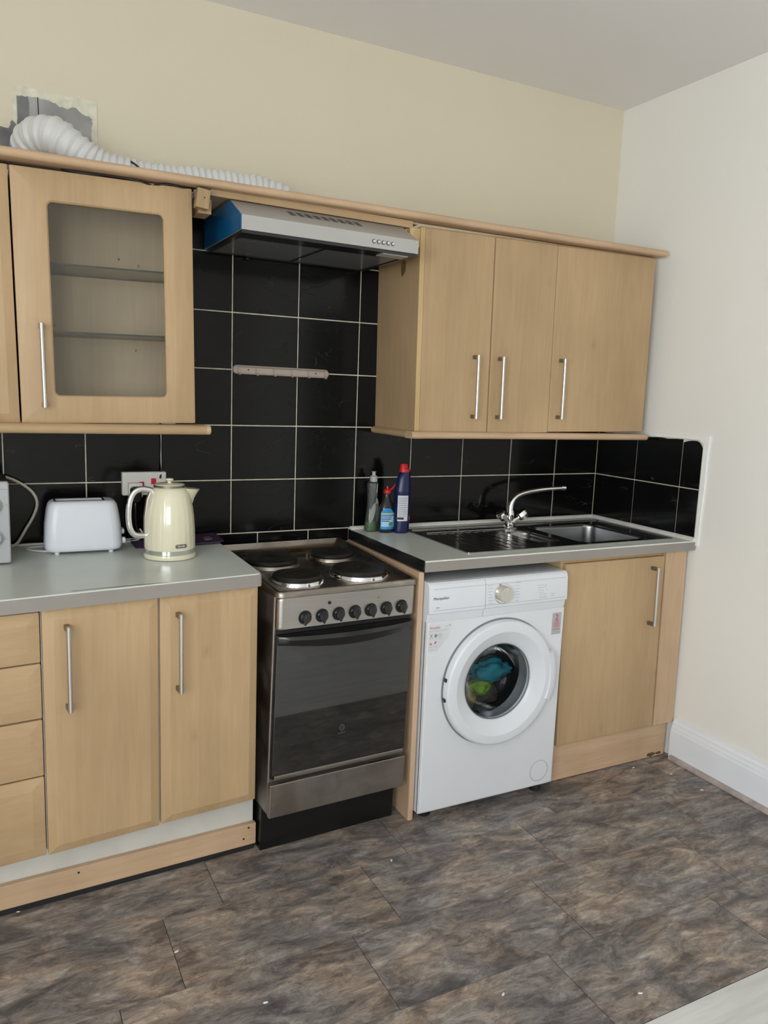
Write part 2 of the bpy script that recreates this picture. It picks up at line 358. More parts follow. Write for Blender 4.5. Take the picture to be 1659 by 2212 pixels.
class MB:
    def __init__(s, fn=None): s.bm = bmesh.new(); s.fn = fn
    def _new(s, n0): s.bm.verts.ensure_lookup_table(); return s.bm.verts[n0:]
    def box(s, x0, x1, y0, y1, z0, z1, bev=0.0, seg=2, fn=None):
        vs = [s.bm.verts.new((x, y, z)) for z in (z0, z1) for y in (y0, y1) for x in (x0, x1)]
        fs = [s.bm.faces.new([vs[i] for i in q]) for q in ((0, 2, 3, 1), (4, 5, 7, 6), (0, 1, 5, 4), (1, 3, 7, 5), (3, 2, 6, 7), (2, 0, 4, 6))]
        if bev:
            es = list({e for f in fs for e in f.edges})
            r = bmesh.ops.bevel(s.bm, geom=es, offset=bev, segments=seg, affect='EDGES', profile=0.5)
            vs = list({v for f in r['faces'] for v in f.verts} | {v for v in vs if v.is_valid})
        if fn:
            for v in vs: v.co = fn(v.co)
        return s
    def loft(s, loops, cap0=True, cap1=True, closed=True):
        L = [[s.bm.verts.new(p) for p in lp] for lp in loops]; n = len(L[0])
        for a, b in zip(L, L[1:]):
            for i in range(n if closed else n-1):
                j = (i+1) % n
                s.bm.faces.new((a[i], a[j], b[j], b[i]))
        if cap0: s.bm.faces.new(list(reversed(L[0])))
        if cap1: s.bm.faces.new(L[-1])
        return s
    def lathe(s, prof, c=(0, 0, 0), axis='z', n=32, sx=1.0, sy=1.0, cap0=True, cap1=True):
        loops = []
        for r, h in prof:
            lp = []
            for k in range(n):
                a = 2*PI*k/n; u, v = r*math.cos(a)*sx, r*math.sin(a)*sy
                lp.append({'z': (c[0]+u, c[1]+v, c[2]+h), 'y': (c[0]+u, c[1]-h, c[2]+v), 'x': (c[0]+h, c[1]+u, c[2]+v)}[axis])
            loops.append(lp)
        return s.loft(loops, cap0, cap1)
    def tube(s, pts, r, n=10, cap=True, flat=1.0):
        P = [Vector(p) for p in pts]; loops = []; up = None
        for i, p in enumerate(P):
            t = (P[min(i+1, len(P)-1)] - P[max(i-1, 0)]).normalized()
            if up is None:
                up = Vector((0, 0, 1)) if abs(t.z) < 0.9 else Vector((1, 0, 0))
            a = t.cross(up).normalized(); up = a.cross(t).normalized()
            rr = r[i] if isinstance(r, (list, tuple)) else r
            loops.append([p + a*rr*math.cos(2*PI*k/n) + up*rr*flat*math.sin(2*PI*k/n) for k in range(n)])
        return s.loft(loops, cap, cap)
    def prism(s, poly, axis, a, b, bev=0.0):
        def P(u, v, w): return {'y': (u, w, v), 'z': (u, v, w), 'x': (w, u, v)}[axis]
        n0 = len(s.bm.faces)
        s.loft([[P(u, v, a) for u, v in poly], [P(u, v, b) for u, v in poly]])
        if bev:
            s.bm.faces.ensure_lookup_table()
            es = list({e for f in s.bm.faces[n0:] for e in f.edges})
            bmesh.ops.bevel(s.bm, geom=es, offset=bev, segments=2, affect='EDGES', profile=0.5)
        return s
    def ring(s, outer, inner, axis, a, b):
        """flat ring between two loops of equal count, given thickness a..b"""
        def P(u, v, w): return {'y': (u, w, v), 'z': (u, v, w), 'x': (w, u, v)}[axis]
        L = [[P(u, v, a) for u, v in outer], [P(u, v, b) for u, v in outer], [P(u, v, b) for u, v in inner], [P(u, v, a) for u, v in inner], [P(u, v, a) for u, v in outer]]
        vs = [[s.bm.verts.new(p) for p in lp] for lp in L[:4]]; vs.append(vs[0]); n = len(outer)
        for p, q in zip(vs, vs[1:]):
            for i in range(n):
                j = (i+1) % n; s.bm.faces.new((p[i], p[j], q[j], q[i]))
        return s
    def mesh(s, name, angle=35):
        if s.fn:
            for v in s.bm.verts: v.co = s.fn(v.co)
        bmesh.ops.recalc_face_normals(s.bm, faces=s.bm.faces)
        lim = math.radians(angle)
        for f in s.bm.faces: f.smooth = True
        for e in s.bm.edges:
            if len(e.link_faces) != 2: continue
            an = e.calc_face_angle(0)
            if an > lim: e.smooth = False
            elif an > .15:      # keep broad flat faces flat beside a narrow bevel
                a1, a2 = (f.calc_area() for f in e.link_faces)
                if max(a1, a2) > 12*min(a1, a2): e.smooth = False
        me = bpy.data.meshes.new(name); s.bm.to_mesh(me); s.bm.free(); return me
    def build(s, name, mat, parent=None, angle=35):
        me = s.mesh(name, angle); me.materials.append(mat)
        return link(name, me, parent)

def link(name, data, parent=None):
    o = bpy.data.objects.new(name, data); COL.objects.link(o)
    if parent is not None:
        o.parent = parent
        root = parent; m = Matrix.Identity(4)
        while root is not None:
            m = root.matrix_basis if root.parent is None else m; root = root.parent
        if parent.parent is None: o.matrix_parent_inverse = m.inverted()
    return o
def tag(o, label=None, cat=None, group=None, kind=None):
    for k, v in (('label', label), ('category', cat), ('group', group), ('kind', kind)):
        if v: o[k] = v
    return o
def thing(name, label, cat, loc, group=None):
    o = bpy.data.objects.new(name, None); COL.objects.link(o); o.empty_display_size = 0.05
    o.location = loc; o.matrix_basis = Matrix.Translation(loc)
    return tag(o, label, cat, group)
def text(name, body, size, mat, parent, loc, face='y', fn=None, stretch=1.0, bold=0.0, align='LEFT', rotz=0.0):
    cu = bpy.data.curves.new(name, 'FONT'); cu.body = body; cu.size = size; cu.extrude = 0.0002; cu.align_x = align
    t = bpy.data.objects.new(name, cu); COL.objects.link(t)
    bpy.context.view_layer.update()
    me = bpy.data.meshes.new_from_object(t.evaluated_get(bpy.context.evaluated_depsgraph_get()))
    COL.objects.unlink(t); bpy.data.objects.remove(t); bpy.data.curves.remove(cu)
    ca, sa = math.cos(rotz), math.sin(rotz)
    for v in me.vertices:
        x, y, z = v.co.x*stretch, v.co.y, v.co.z
        x, y = x*ca - y*sa, x*sa + y*ca
        co = Vector((loc[0]+x, loc[1]-z, loc[2]+y))
        v.co = fn(co) if fn else co
    me.name = name; me.materials.clear(); me.materials.append(mat)
    o = link(name, me, parent); o['kind'] = 'stuff'; return o

# ------------------------------------------------------------------ the room
HC = 2.666; XL = -4.30; YR = -5.20
f = MB().box(XL-.1, .10, YR-.1, .10, -.12, -.0012).build('floor', JOINT); tag(f, 'dark slate-look tiles meeting pale grey laminate boards', 'floor', kind='structure')
rows = [-.2013, -.4748, -.7483, -1.0205, -1.2935, -1.5680]
G = .0011
cnt = 0
for r in range(5):
    y1, y0 = rows[r], rows[r+1]
    x = {0: -1.172, 1: -1.335, 2: -1.502, 3: -1.655, 4: -1.812}[r]
    while x > XL: x -= .5965
    while x < -.01:
        x0, x1 = max(x, XL), min(x+.5965, 0)
        if x1-x0 > .02:
            MB().box(x0+G*.75, x1-G*.75, y0+G*.35, y1-G*.35, -.0012, 0, .0004, 1).build('floor_tile', FLOORT, f); cnt += 1
        x += .5965
y = -1.5695; r = 0
while y > YR:
    x = -.64 - [.0, .45, .85, .2][r % 4] - 4.9
    y0 = max(y-.197, YR)
    while x < 0:
        x0, x1 = max(x, XL), min(x+1.22, 0)
        if x1-x0 > .02: MB().box(x0+.0006, x1-.0006, y0+.0006, y-.0006, -.0012, .001, .0004, 1).build('floor_plank', PLANK, f)
        x += 1.22
    y -= .197; r += 1

wb = MB().box(XL-.1, .1, 0, .12, 0, HC).build('wall_back', CREAM); tag(wb, 'cream painted wall behind the kitchen units', 'wall', kind='structure')
wr = MB().box(0, .12, YR-.1, 0, 0, HC).build('wall_right', CREAM_LIT); tag(wr, 'cream wall to the right of the sink, window brightness painted in', 'wall', kind='structure')
ce = MB().box(XL-.1, .12, YR-.1, .12, HC, HC+.1).build('ceiling', CEIL); tag(ce, 'plain off-white painted ceiling', 'ceiling', kind='structure')
# left and rear walls stand behind the viewer, each with a window opening
def wall_with_hole(name, along, a0, a1, at, th, h0, h1, z0, z1, mat, label):
    m = MB(); P = lambda u, v, w: (u, w, v) if along == 'x' else (w, u, v)
    outer = [(a0, 0), (a1, 0), (a1, HC), (a0, HC)]; inner = [(h0, z0), (h1, z0), (h1, z1), (h0, z1)]
    m.ring(outer, inner, 'y' if along == 'x' else 'x', at, at+th)
    return tag(m.build(name, mat), label, 'wall', kind='structure')
wall_with_hole('wall_left', 'y', YR-.1, 0, XL-.12, .12, -4.55, -2.65, .85, 2.40, CREAM_LIT, 'cream wall with a window at the far left')
wall_with_hole('wall_rear', 'x', XL, 0, YR-.12, .12, -4.05, -3.05, .85, 2.40, CREAM_LIT, 'cream wall with a window opposite the kitchen units')
def window(name, along, h0, h1, z0, z1, at, label):
    w = thing(name, label, 'window', (0, 0, 0)); w['kind'] = 'structure'
    ax = 'y' if along == 'x' else 'x'
    MB().ring([(h0, z0), (h1, z0), (h1, z1), (h0, z1)], [(h0+.06, z0+.06), (h1-.06, z0+.06), (h1-.06, z1-.06), (h0+.06, z1-.06)], ax, at, at+.05).build('window_frame', GLOSSW, w)
    mid = (h0+h1)/2
    a = (mid-.03, mid+.03, at, at+.045) if along == 'x' else (at, at+.045, mid-.03, mid+.03)
    MB().box(*a, z0+.06, z1-.06).build('mullion', GLOSSW, w)
    for b0, b1 in ((h0+.055, mid-.025), (mid+.025, h1-.055)):
        q = (b0, b1, at+.022, at+.026) if along == 'x' else (at+.022, at+.026, b0, b1)
        MB().box(*q, z0+.055, z1-.055).build('window_pane', PANEG, w)
window('window_1', 'y', -4.55, -2.65, .85, 2.40, XL-.09, 'white framed window in the left wall')
window('window_2', 'x', -4.05, -3.05, .85, 2.40, YR-.09, 'white framed window in the rear wall')
d1 = thing('door_1', 'dark panelled door in the right wall behind the viewer', 'door', (0, -3.1, 0)); d1['kind'] = 'structure'
MB().box(-.045, -.004, -3.55, -2.62, .002, 2.05, .003).build('door_leaf', WPAPER, d1)
MB().box(-.06, -.001, -2.62, -2.53, .002, 2.13, .004).build('door_frame', GLOSSW, d1)
MB().box(-.06, -.001, -3.64, -3.55, .002, 2.13, .004).build('door_frame', GLOSSW, d1)

# skirting board on the right wall, one moulded profile
sk = [(-.001, .003), (-.022, .003), (-.022, .118), (-.019, .126), (-.019, .132), (-.015, .140), (-.0145, .150), (-.009, .158), (-.008, .166), (-.001, .168)]
for (a, b) in ((-.586, -2.53), (-3.64, YR)):
    m = MB(); m.loft([[(x, a, z) for x, z in sk], [(x, b, z) for x, z in sk]])
    tag(m.build('baseboard_right', GLOSSW, angle=25), 'white moulded skirting board along the right wall', 'skirting', kind='structure')
m = MB(); m.loft([[(x, yy, z) for x, z in ((-.0225, .001), (-.040, .001), (-.0385, .009), (-.033, .014), (-.0225, .017))] for yy in (-.60, -2.53)])
tag(m.build('trim_1', STRIPF), 'worn grey edging strip on the floor beside the skirting', 'trim', kind='structure')

# ------------------------------------------------------------------ wall tiles
TX0, TW, ZE, TH = -1.2180, .2434, 1.1110, .1948
GH = .0021
gb = MB().box(-2.95, 0, -.0052, 0, .86, ZE+TH-.001).build('grout', GROUT, wb)
MB().box(-1.905, -1.1285, -.0052, 0, ZE+TH-.001, ZE+5*TH).build('grout', GROUT, wb)
MB().box(-.0052, 0, -.594, -.005, .88, ZE+TH-.002).build('grout', GROUT, wr)
def wtile(x0, x1, z0, z1):
    MB().box(x0+GH, x1-GH, -.008, -.001, z0+GH, z1-GH, .0012, 1).build('wall_tile', TILE, wb)
for k in range(-7, 5):
    x0, x1 = TX0+TW*k, TX0+TW*(k+1)
    for r in (-1, 0): wtile(x0, min(x1, -.006), ZE+TH*r, ZE+TH*(r+1))
for k in (-3, -2, -1, 0):
    x0, x1 = TX0+TW*k, TX0+TW*(k+1)
    for r in (1, 2, 3, 4): wtile(max(x0, -1.903), min(x1, -1.1315), ZE+TH*r, ZE+TH*(r+1))
for x0, x1 in ((-1.80, -1.604), (-1.604, -1.405), (-1.405, -1.2365)): wtile(x0, x1, .864, ZE-TH)
# right return: the top edge is chipped and the last narrow tile has a rounded corner
for (ya, yb) in ((-.009, -.2507), (-.2507, -.4941), (-.4941, -.592)):
    for r in (-1, 0):
        z0, z1 = ZE+TH*r, ZE+TH*(r+1)
        a, b = ya-GH, yb+GH
        if r == -1: poly = [(a, z0+GH), (b, z0+GH), (b, z1-GH), (a, z1-GH)]
        else:
            n = 9; top = [(b + (a-b)*k/n, z1 - .004 - (random.random()*.004)) for k in range(n+1)]
            if yb < -.55: top = [(b, z1-.032), (b+.006, z1-.022), (b+.016, z1-.011), (b+.030, z1-.006), (b+.05, z1-.006), (b+.075, z1-.010), (a, z1-.016)]
            poly = [(a, z0+GH), (b, z0+GH)] + top
        MB().prism(poly, 'x', -.008, -.001).build('wall_tile', TILE, wr)
pe = [(-.594, .89), (-.612, .89), (-.611, 1.00), (-.615, 1.12), (-.614, 1.22), (-.618, 1.322), (-.45, 1.318), (-.25, 1.312), (-.02, 1.312), (-.02, 1.303), (-.25, 1.302), (-.48, 1.305), (-.57, 1.304), (-.592, 1.29), (-.594, 1.10)]
MB().prism(pe, 'x', -.0065, -.0002).build('plaster_edge', plain('raw_plaster_edge', (0.90, 0.90, 0.87), 0.85, var=.06), wr)

# patch of broken plaster round the extractor outlet
random.seed(3)
def ragged(pts, j, sub=5):
    out = []
    for i in range(len(pts)):
        a, b = Vector(pts[i]), Vector(pts[(i+1) % len(pts)])
        for k in range(sub): p = a.lerp(b, k/sub); out.append((p.x + random.uniform(-j, j), p.y + random.uniform(-j, j)))
    return out
MB().prism(ragged([(-2.376, 2.10), (-2.138, 2.10), (-2.137, 2.294), (-2.372, 2.298)], .003), 'y', -.003, 0).build('plaster_patch', PLASTER, wb)
MB().prism(ragged([(-2.362, 2.10), (-2.155, 2.10), (-2.157, 2.20), (-2.150, 2.243), (-2.20, 2.262), (-2.245, 2.262), (-2.275, 2.272), (-2.335, 2.274), (-2.364, 2.268)], .004), 'y', -.005, -.0005).build('cement_patch', CEMENT, wb)
MB().prism(ragged([(-2.415, 2.06), (-2.362, 2.06), (-2.365, 2.19), (-2.378, 2.20), (-2.385, 2.175), (-2.415, 2.178)], .003), 'y', -.004, 0).build('cement_patch', CEMENT_D, wb)
MB().prism(ragged([(-2.362, 2.17), (-2.335, 2.18), (-2.33, 2.272), (-2.36, 2.268)], .003), 'y', -.006, -.002).build('cement_patch', CEMENT_D, wb)
MB().tube([(-2.305, -.007, 2.275), (-2.304, -.007, 2.22), (-2.307, -.007, 2.17)], .0012, 6).build('crack', BLACKM, wb)

# ------------------------------------------------------------------ handles and doors
def cap_handle(parent, x, z0, z1, yface, out=.030, fn=None):
    yb = yface-out
    m = MB(fn); m.tube([(x, yb, z0), (x, yb, z0+.0006), (x, yb, z1-.0006), (x, yb, z1)], [.0054, .0062, .0062, .0054], 16)
    h = m.build('handle', NICKEL, parent)
    for z in (z0+.0075, z1-.0075):
        MB(fn).box(x-.0062, x+.0062, yb+.0015, yface+.0008, z-.0068, z+.0068, .0008, 1).build('handle_post', NICKEL_D, parent)  # darker nickel puts the shade of the posts' turned faces into their colour
    return h
def chamfer_door(x0, x1, z0, z1, yf, th=.020, ch=.026, dp=.0095, fn=None):
    m = MB(fn); r = .003
    L = [(x0, x1, z0, z1, yf+th), (x0, x1, z0, z1, yf+dp+.001), (x0+.001, x1-.001, z0+.001, z1-.001, yf+dp), (x0+ch, x1-ch, z0+ch, z1-ch, yf)]
    m.loft([[(u, y, v) for u, v in rrect(a, b, c, d, r if i < 3 else .0015, 2)] for i, (a, b, c, d, y) in enumerate(L)])
    return m

# ------------------------------------------------------------------ left base run (slightly askew to the wall)
LF = rot2(-1.781, -.583, 5.6)
YD = -.583
du = thing('drawer_cabinet', 'four-drawer maple base cabinet at the far left under the worktop', 'cabinet', (-2.63, -.35, 0))
MB(LF).box(-2.885, -2.3795, YD+.020, -.12, .203, .872).build('carcass', WHITEBOARD, du)
for z0, z1 in ((.7305, .862), (.580, .7265), (.4225, .5755), (.197, .4185)):
    d = chamfer_door(-2.883, -2.3795, z0, z1, YD, ch=.030, dp=.008, fn=LF).build('drawer_front', WOOD_H, du, 20)
    MB(LF).tube([(-2.72, YD-.03, (z0+z1)/2), (-2.545, YD-.03, (z0+z1)/2)], .006, 12).box(-2.715, -2.703, YD-.03, YD, (z0+z1)/2-.006, (z0+z1)/2+.006).box(-2.562, -2.55, YD-.03, YD, (z0+z1)/2-.006, (z0+z1)/2+.006).build('handle', NICKEL, d)
bc = thing('base_cabinet', 'double-door maple base cabinet left of the cooker', 'cabinet', (-2.08, -.35, 0))
MB(LF).box(-2.376, -1.790, YD+.020, -.10, .203, .872).build('carcass', WHITEBOARD, bc)
MB(LF).box(-1.7895, -1.7845, YD+.019, -.10, .203, .872).build('end_panel', WOOD, bc)
d = chamfer_door(-2.3735, -2.0785, .193, .866, YD, fn=LF).build('door', WOOD, bc, 20)
cap_handle(d, -2.317, .597, .826, YD, fn=LF)
d = chamfer_door(-2.0735, -1.7850, .196, .866, YD-.002, fn=LF).build('door', WOOD, bc, 20)
cap_handle(d, -2.027, .595, .823, YD-.002, fn=LF)
PF = rot2(-1.766, -.514, 2.6)
tag(MB(PF).box(-2.95, -1.770, -.508, -.490, .018, .200, .001).build('white_kickboard', WHITEBOARD), 'dusty white board set behind the pink plinth under the left doors', 'plinth')
pb = MB(PF).box(-2.95, -1.766, -.526, -.509, .016, .086, .0015).build('plinth_board', PINK)
for x, zz in ((-2.293, .070), (-1.790, .074), (-1.806, .040)): MB(PF).lathe([(.0035, 0), (.003, .0004), (.001, .0006)], (x, -.526, zz), 'y', 10).build('nail_hole', BLACKM, pb)
tag(pb, 'pinkish wooden plinth board along the floor left of the cooker', 'plinth')
tag(MB(PF).box(-2.95, -1.772, -.5265, -.500, .0005, .0155, .001).build('gap_shade_strip', BLACKM), 'added black strip painting the dark gap under the left plinth board', 'trim', kind='structure')  # added black strip, stands for the shade in the gap under the plinth
# worktop, left: front edge is not parallel to the wall
wl = thing('worktop', 'mint grey worktop carrying the toaster and kettle', 'worktop', (-2.3, -.3, .91))
ang = math.tan(math.radians(6.0)); fy = lambda x: -.594 + (x+1.781)*ang
poly = [(-2.95, -.009), (-2.95, fy(-2.95)), (-1.793, fy(-1.793)), (-1.785, fy(-1.785)+.003), (-1.781, fy(-1.781)+.010), (-1.777, -.009)]
MB().prism(poly, 'z', .873, .910, .0012).build('slab', WTOP, wl)
ep = [(-2.95, fy(-2.95)-.0004), (-1.793, fy(-1.793)-.0004), (-1.783, fy(-1.785)+.002), (-1.779, fy(-1.781)+.009), (-1.777, fy(-1.781)+.06)]
eo = [(-2.95, fy(-2.95)-.0016), (-1.7925, fy(-1.793)-.0016), (-1.782, fy(-1.785)+.001), (-1.7776, fy(-1.781)+.0085), (-1.7760, fy(-1.781)+.06)]
MB().prism(eo + ep[::-1], 'z', .8715, .9065).build('front_edging', WEDGE, wl)
# place where the top veneer has lifted along the front
lx = [(-2.30 + .245*k/10) for k in range(11)]
up = [(x, fy(x)+.017-.010*(k/10)+.0026*math.sin(PI*k/10)) for k, x in enumerate(lx)]; lo = [(x, fy(x)+.0165-.010*(k/10)) for k, x in enumerate(lx)]
MB().prism(lo + up[::-1], 'z', .9095, .9104).build('lifted_split', BLACKM, wl)
MB().box(-2.95, -1.79, -.016, -.0082, .9102, .9185, .002).build('sealant_bead', SEAL, wl)

# ------------------------------------------------------------------ cooker
CK = rot2(-1.510, -.6, 2.3); CS = shear(.022, .35)
def CF(v): return CK(CS(v))
ck = thing('cooker', 'freestanding stainless steel electric cooker with four hotplates', 'cooker', (-1.51, -.33, 0))
X0, X1 = -1.746, -1.274
MB(CF).box(X0-.004, X1+.004, -.582, -.03, .145, .838, .004).build('body', STEEL_D, ck)
MB(CF).box(X0-.004, X1+.004, -.540, -.03, .001, .145, .002).build('base', BLACK, ck)
# hob: shallow pressed tray with a raised back rim
m = MB(CF)
def hob_loop(i, z, zb):
    pts = rrect(X0-.006+i, X1+.006-i, -.612+i, -.022-i*.8, .022-min(i, .014), 4)
    return [(x, y, z + (zb-z)*max(0.0, min(1.0, (y+.15)/.10))**1.5) for x, y in pts]
m.loft([hob_loop(0, .836, .836), hob_loop(0, .850, .876), hob_loop(.004, .8545, .882), hob_loop(.010, .8545, .882), hob_loop(.020, .850, .868), hob_loop(.034, .8475, .853), hob_loop(.06, .8475, .850)])
m.build('hob_plate', HOB, ck, 50)
for (x, y, r) in ((-1.634, -.475, .0745), (-1.627, -.232, .088), (-1.384, -.205, .0745), (-1.405, -.462, .090)):
    MBp = MB(CF); MBp.lathe([(r+.013, .847), (r+.0125, .850), (r+.009, .8585), (r+.005, .8605), (r-.004, .8605)], (x, y, 0), n=48)
    b = MBp.build('hotplate', CHROME if y < -.4 else HOB, ck)
    MB(CF).lathe([(r-.001, .8595), (r+.002, .862), (r+.0025, .8675), (r-.002, .872), (r-.010, .8725), (r*.45, .8725), (r*.42, .8710), (.012, .8710), (.010, .8695)], (x, y, 0), n=48).build('iron_disc', IRON, b)
# control fascia with rounded ends
m = MB(CF)
m.loft([[(x, y, z) for x, z in rrect(X0+i, X1-i, .733+i*.4, .836-i*.2, .009, 4)] for y, i in ((-.580, 0), (-.592, 0), (-.600, .002), (-.6045, .007), (-.606, .014))])
m.build('control_panel', STEEL, ck, 40)
for k in range(7):
    x = -1.659 + (k)*.0553 + .0005*k
    z = .7685
    kn = MB(CF).lathe([(.0165, .004), (.0170, .008), (.0160, .0185), (.0135, .0225), (.006, .0235)], (x, -.601, z), 'y', 24).build('knob', BLACKP, ck)
    m = MB(CF); a = (-.30, .06, .06, .10, .12, .12, .16)[k]
    dx, dz = math.sin(a), -math.cos(a); px, pz = -dz, dx
    def Q(u, v): return (x + dx*u + px*v, z + dz*u + pz*v)
    m.prism([Q(.0225, 0), Q(.012, .0062), Q(-.014, .0050), Q(-.014, -.0050), Q(.012, -.0062)], 'y', -.6255, -.612, .001).build('pointer', BLACKP, kn)
    MB(CF).ring([(x+.0215*math.cos(t*PI/12), z+.0215*math.sin(t*PI/12)) for t in range(24)], [(x+.0165*math.cos(t*PI/12), z+.0165*math.sin(t*PI/12)) for t in range(24)], 'y', -.6068, -.605).build('knob_collar', BLACKM, kn)
for x, z, mt in ((-1.580, .806, BLACKM), (-1.411, .8085, STEEL_D)):
    MB(CF).lathe([(.0052, 0), (.0052, .0025), (.003, .003)], (x, -.6055, z), 'y', 16).build('indicator_light', mt, ck)
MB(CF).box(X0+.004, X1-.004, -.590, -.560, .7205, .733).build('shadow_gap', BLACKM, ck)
# oven door: smoked glass on a dark inner panel
od = MB(CF).box(X0+.002, X1-.002, -.596, -.582, .262, .7195, .003).build('oven_door', BLACK, ck)
MB(CF).box(X0+.003, X1-.003, -.6015, -.5962, .2775, .7190, .0015).build('glass', plain('smoked_oven_glass', (0.012, 0.012, 0.0115), 0.03, var=.3, scale=20, spec=1.0, ior=1.85), od)
MB(CF).box(X0+.010, X1-.006, -.6025, -.5965, .2605, .2765, .002).build('bottom_trim', STEEL_D, od)
# bowed black grab handle
m = MB(CF); L = []
for k in range(25):
    t = k/24; x = X0+.004 + (X1-X0-.008)*t; bow = math.sin(PI*t)
    L.append([(x, -.601, .7185), (x, -.606-.034*bow**.6, .7175), (x, -.609-.036*bow**.6, .709-.004*bow), (x, -.606-.024*bow**.6, .694-.018*bow), (x, -.601, .690-.022*bow)])
m.loft(L).build('handle', BLACKP, od, 40)
MB(CF).ring([(-1.513+.0085*math.cos(t*PI/12), .392+.0105*math.sin(t*PI/12)) for t in range(24)], [(-1.513+.0062*math.cos(t*PI/12), .392+.0082*math.sin(t*PI/12)) for t in range(24)], 'y', -.6019, -.6014).build('emblem_ring', DIMINK, od)
text('emblem_letter', 'i', .015, DIMINK, od, (-1.5148, -.6016, .3868), fn=CF)
text('emblem_word', 'INDESIT', .0062, DIMINK, od, (-1.513, -.6016, .3725), fn=CF, align='CENTER', stretch=1.2)
MB(CF).box(X0-.004, X1+.001, -.606, -.584, .142, .2500, .003).build('storage_drawer', STEEL_D, ck)
# strip of panel on the washing machine side
ep_ = thing('end_panel', 'upright pinkish end panel between cooker and washing machine', 'panel', (-1.24, -.3, 0))
MB().box(-1.2475, -1.2285, -.585, -.02, .001, .8715, .0015).build('board', PINK_V, ep_)
MB().box(-1.2470, -1.2290, -.5865, -.585, .04, .8715, .0005).build('edge_band', PINK_E, ep_)

# ------------------------------------------------------------------ right worktop and sink
wk = thing('worktop', 'grey-green worktop holding the steel sink, black strip on its left end', 'worktop', (-.62, -.3, .91))
XR = -1.2335
o = [(XR, -.598), (-.002, -.598), (-.002, -.009), (XR, -.009)]
hole = [(-.985, -.515), (-.125, -.515), (-.125, -.15), (-.985, -.15)]
MB().ring(o, hole, 'z', .873, .910).build('slab', WTOP, wk)
MB().box(XR-.0008, -.002, -.6005, -.598, .8725, .9045, .0006, 1).build('front_edging', WEDGE, wk)
MB().box(XR, -.002, -.6003, -.5975, .9046, .9104, .0012, 2).build('arris', WLINE, wk)
MB().prism([(-.592, .8725), (-.5995, .8725), (-.5995, .9105), (-.592, .9105), (-.009, .9105), (-.009, .8725)][::-1], 'x', XR-.005, XR-.001).build('end_strip', BLACKP, wk)
MB().prism([(-.008, .910), (-.020, .910), (-.019, .913), (-.011, .921), (-.008, .922)], 'x', XR, -.008).build('sealant_bead', SEAL, wk)
MB().prism([(-.008, .910), (-.022, .910), (-.020, .914), (-.011, .922), (-.008, .923)], 'y', -.598, -.012).build('sealant_bead', SEAL, wk)

sk_ = thing('sink', 'stainless steel one and a half bowl sink with left drainer', 'sink', (-.55, -.3, .91))
# sink top: a plate with two openings, built as strips round them
SX0, SX1, SY0, SY1, ZT = -1.032, -.058, -.540, -.088, .9135
HB = (-.665, -.553, -.452, -.232); MBW = (-.497, -.160, -.502, -.165)
m = MB()
nn = 5
def lp(a, z): return [(x, y, z) for x, y in a]
m.ring(rrect(SX0, SX1, SY0, SY1, .012, nn), rrect(SX0+.012, SX1-.012, SY0+.012, SY1-.012, .010, nn), 'z', .9102, ZT)
m.build('rim', SINKS, sk_, 40)
m = MB(); z = ZT-.0022
m.box(SX0+.010, -.985, SY0+.010, SY1-.010, z-.001, z); m.build('drainer_edge', SINKS, sk_)
# plate around the bowls
xs = [SX0+.012, -.985, -.70]
m = MB()
m.box(-.700, SX1-.010, MBW[3], SY1-.010, z-.001, z, 0)
m.build('tap_ledge', SINKS, sk_)
m = MB().box(-.700, SX1-.010, SY0+.010, MBW[2], z-.001, z); m.build('front_ledge', SINKS, sk_)
m = MB().box(MBW[1], SX1-.010, MBW[2], MBW[3], z-.001, z); m.build('right_ledge', SINKS, sk_)
m = MB().box(HB[1], MBW[0], MBW[2], MBW[3], z-.001, z); m.build('bridge', SINKS, sk_)
m = MB(); m.ring([(-.700, MBW[2]), (HB[1], MBW[2]), (HB[1], MBW[3]), (-.700, MBW[3])], [(HB[0], HB[2]), (HB[1]-.0005, HB[2]), (HB[1]-.0005, HB[3]), (HB[0], HB[3])], 'z', z-.001, z); m.build('half_bowl_ledge', SINKS, sk_)
def bowl(b, depth, name, r):
    m = MB(); x0, x1, y0, y1 = b; L = []
    for i, dz in ((-.004, .0004), (.000, -.001), (.003, -.004), (.0045, -.010), (.0048, -.014), (.0085, -depth+.038), (.0092, -depth+.034), (.018, -depth+.012), (.04, -depth)):
        rr = r if i >= 0 else r
        L.append([(x, y, z+dz) for x, y in rrect(x0+i, x1-i, y0+i, y1-i, rr, 6)])
    m.loft(L, cap0=False); o_ = m.build(name, BOWLS, sk_, 60)
    MB().lathe([(.030, 0), (.030, .0015), (.022, .002), (.018, -.002)], ((x0+x1)/2, (y0+y1)/2, z-depth+.0005), n=24).build('drain', CHROME, o_)
bowl(MBW, .150, 'main_bowl', .045); bowl(HB, .056, 'half_bowl', .035)
# ribbed drainer: a shallow tray with ridges
m = MB(); L = []
for k in range(61):
    x = -.985 + .285*k/60; ph = (k % 8)/8
    dzz = -.0008 + .0016*max(0, math.sin(ph*2*PI)) if 6 < k < 55 else 0
    L.append([(x, SY0+.010, z), (x, SY0+.035, z), (x, SY0+.055, z+dzz-.001), (x, SY1-.10, z+dzz-.001), (x, SY1-.07, z), (x, SY1-.010, z), (x, SY1-.010, z-.0015), (x, SY0+.010, z-.0015)])
m.loft(L).build('drainer', SINKS, sk_, 60)
# raised back lip
MB().box(SX0+.02, SX1-.02, SY1-.022, SY1-.014, z, z+.0035, .001).build('back_lip', SINKS, sk_)
MB().box(-.985, -.56, -.178, -.170, z, z+.003, .001).build('drainer_lip', SINKS, sk_)

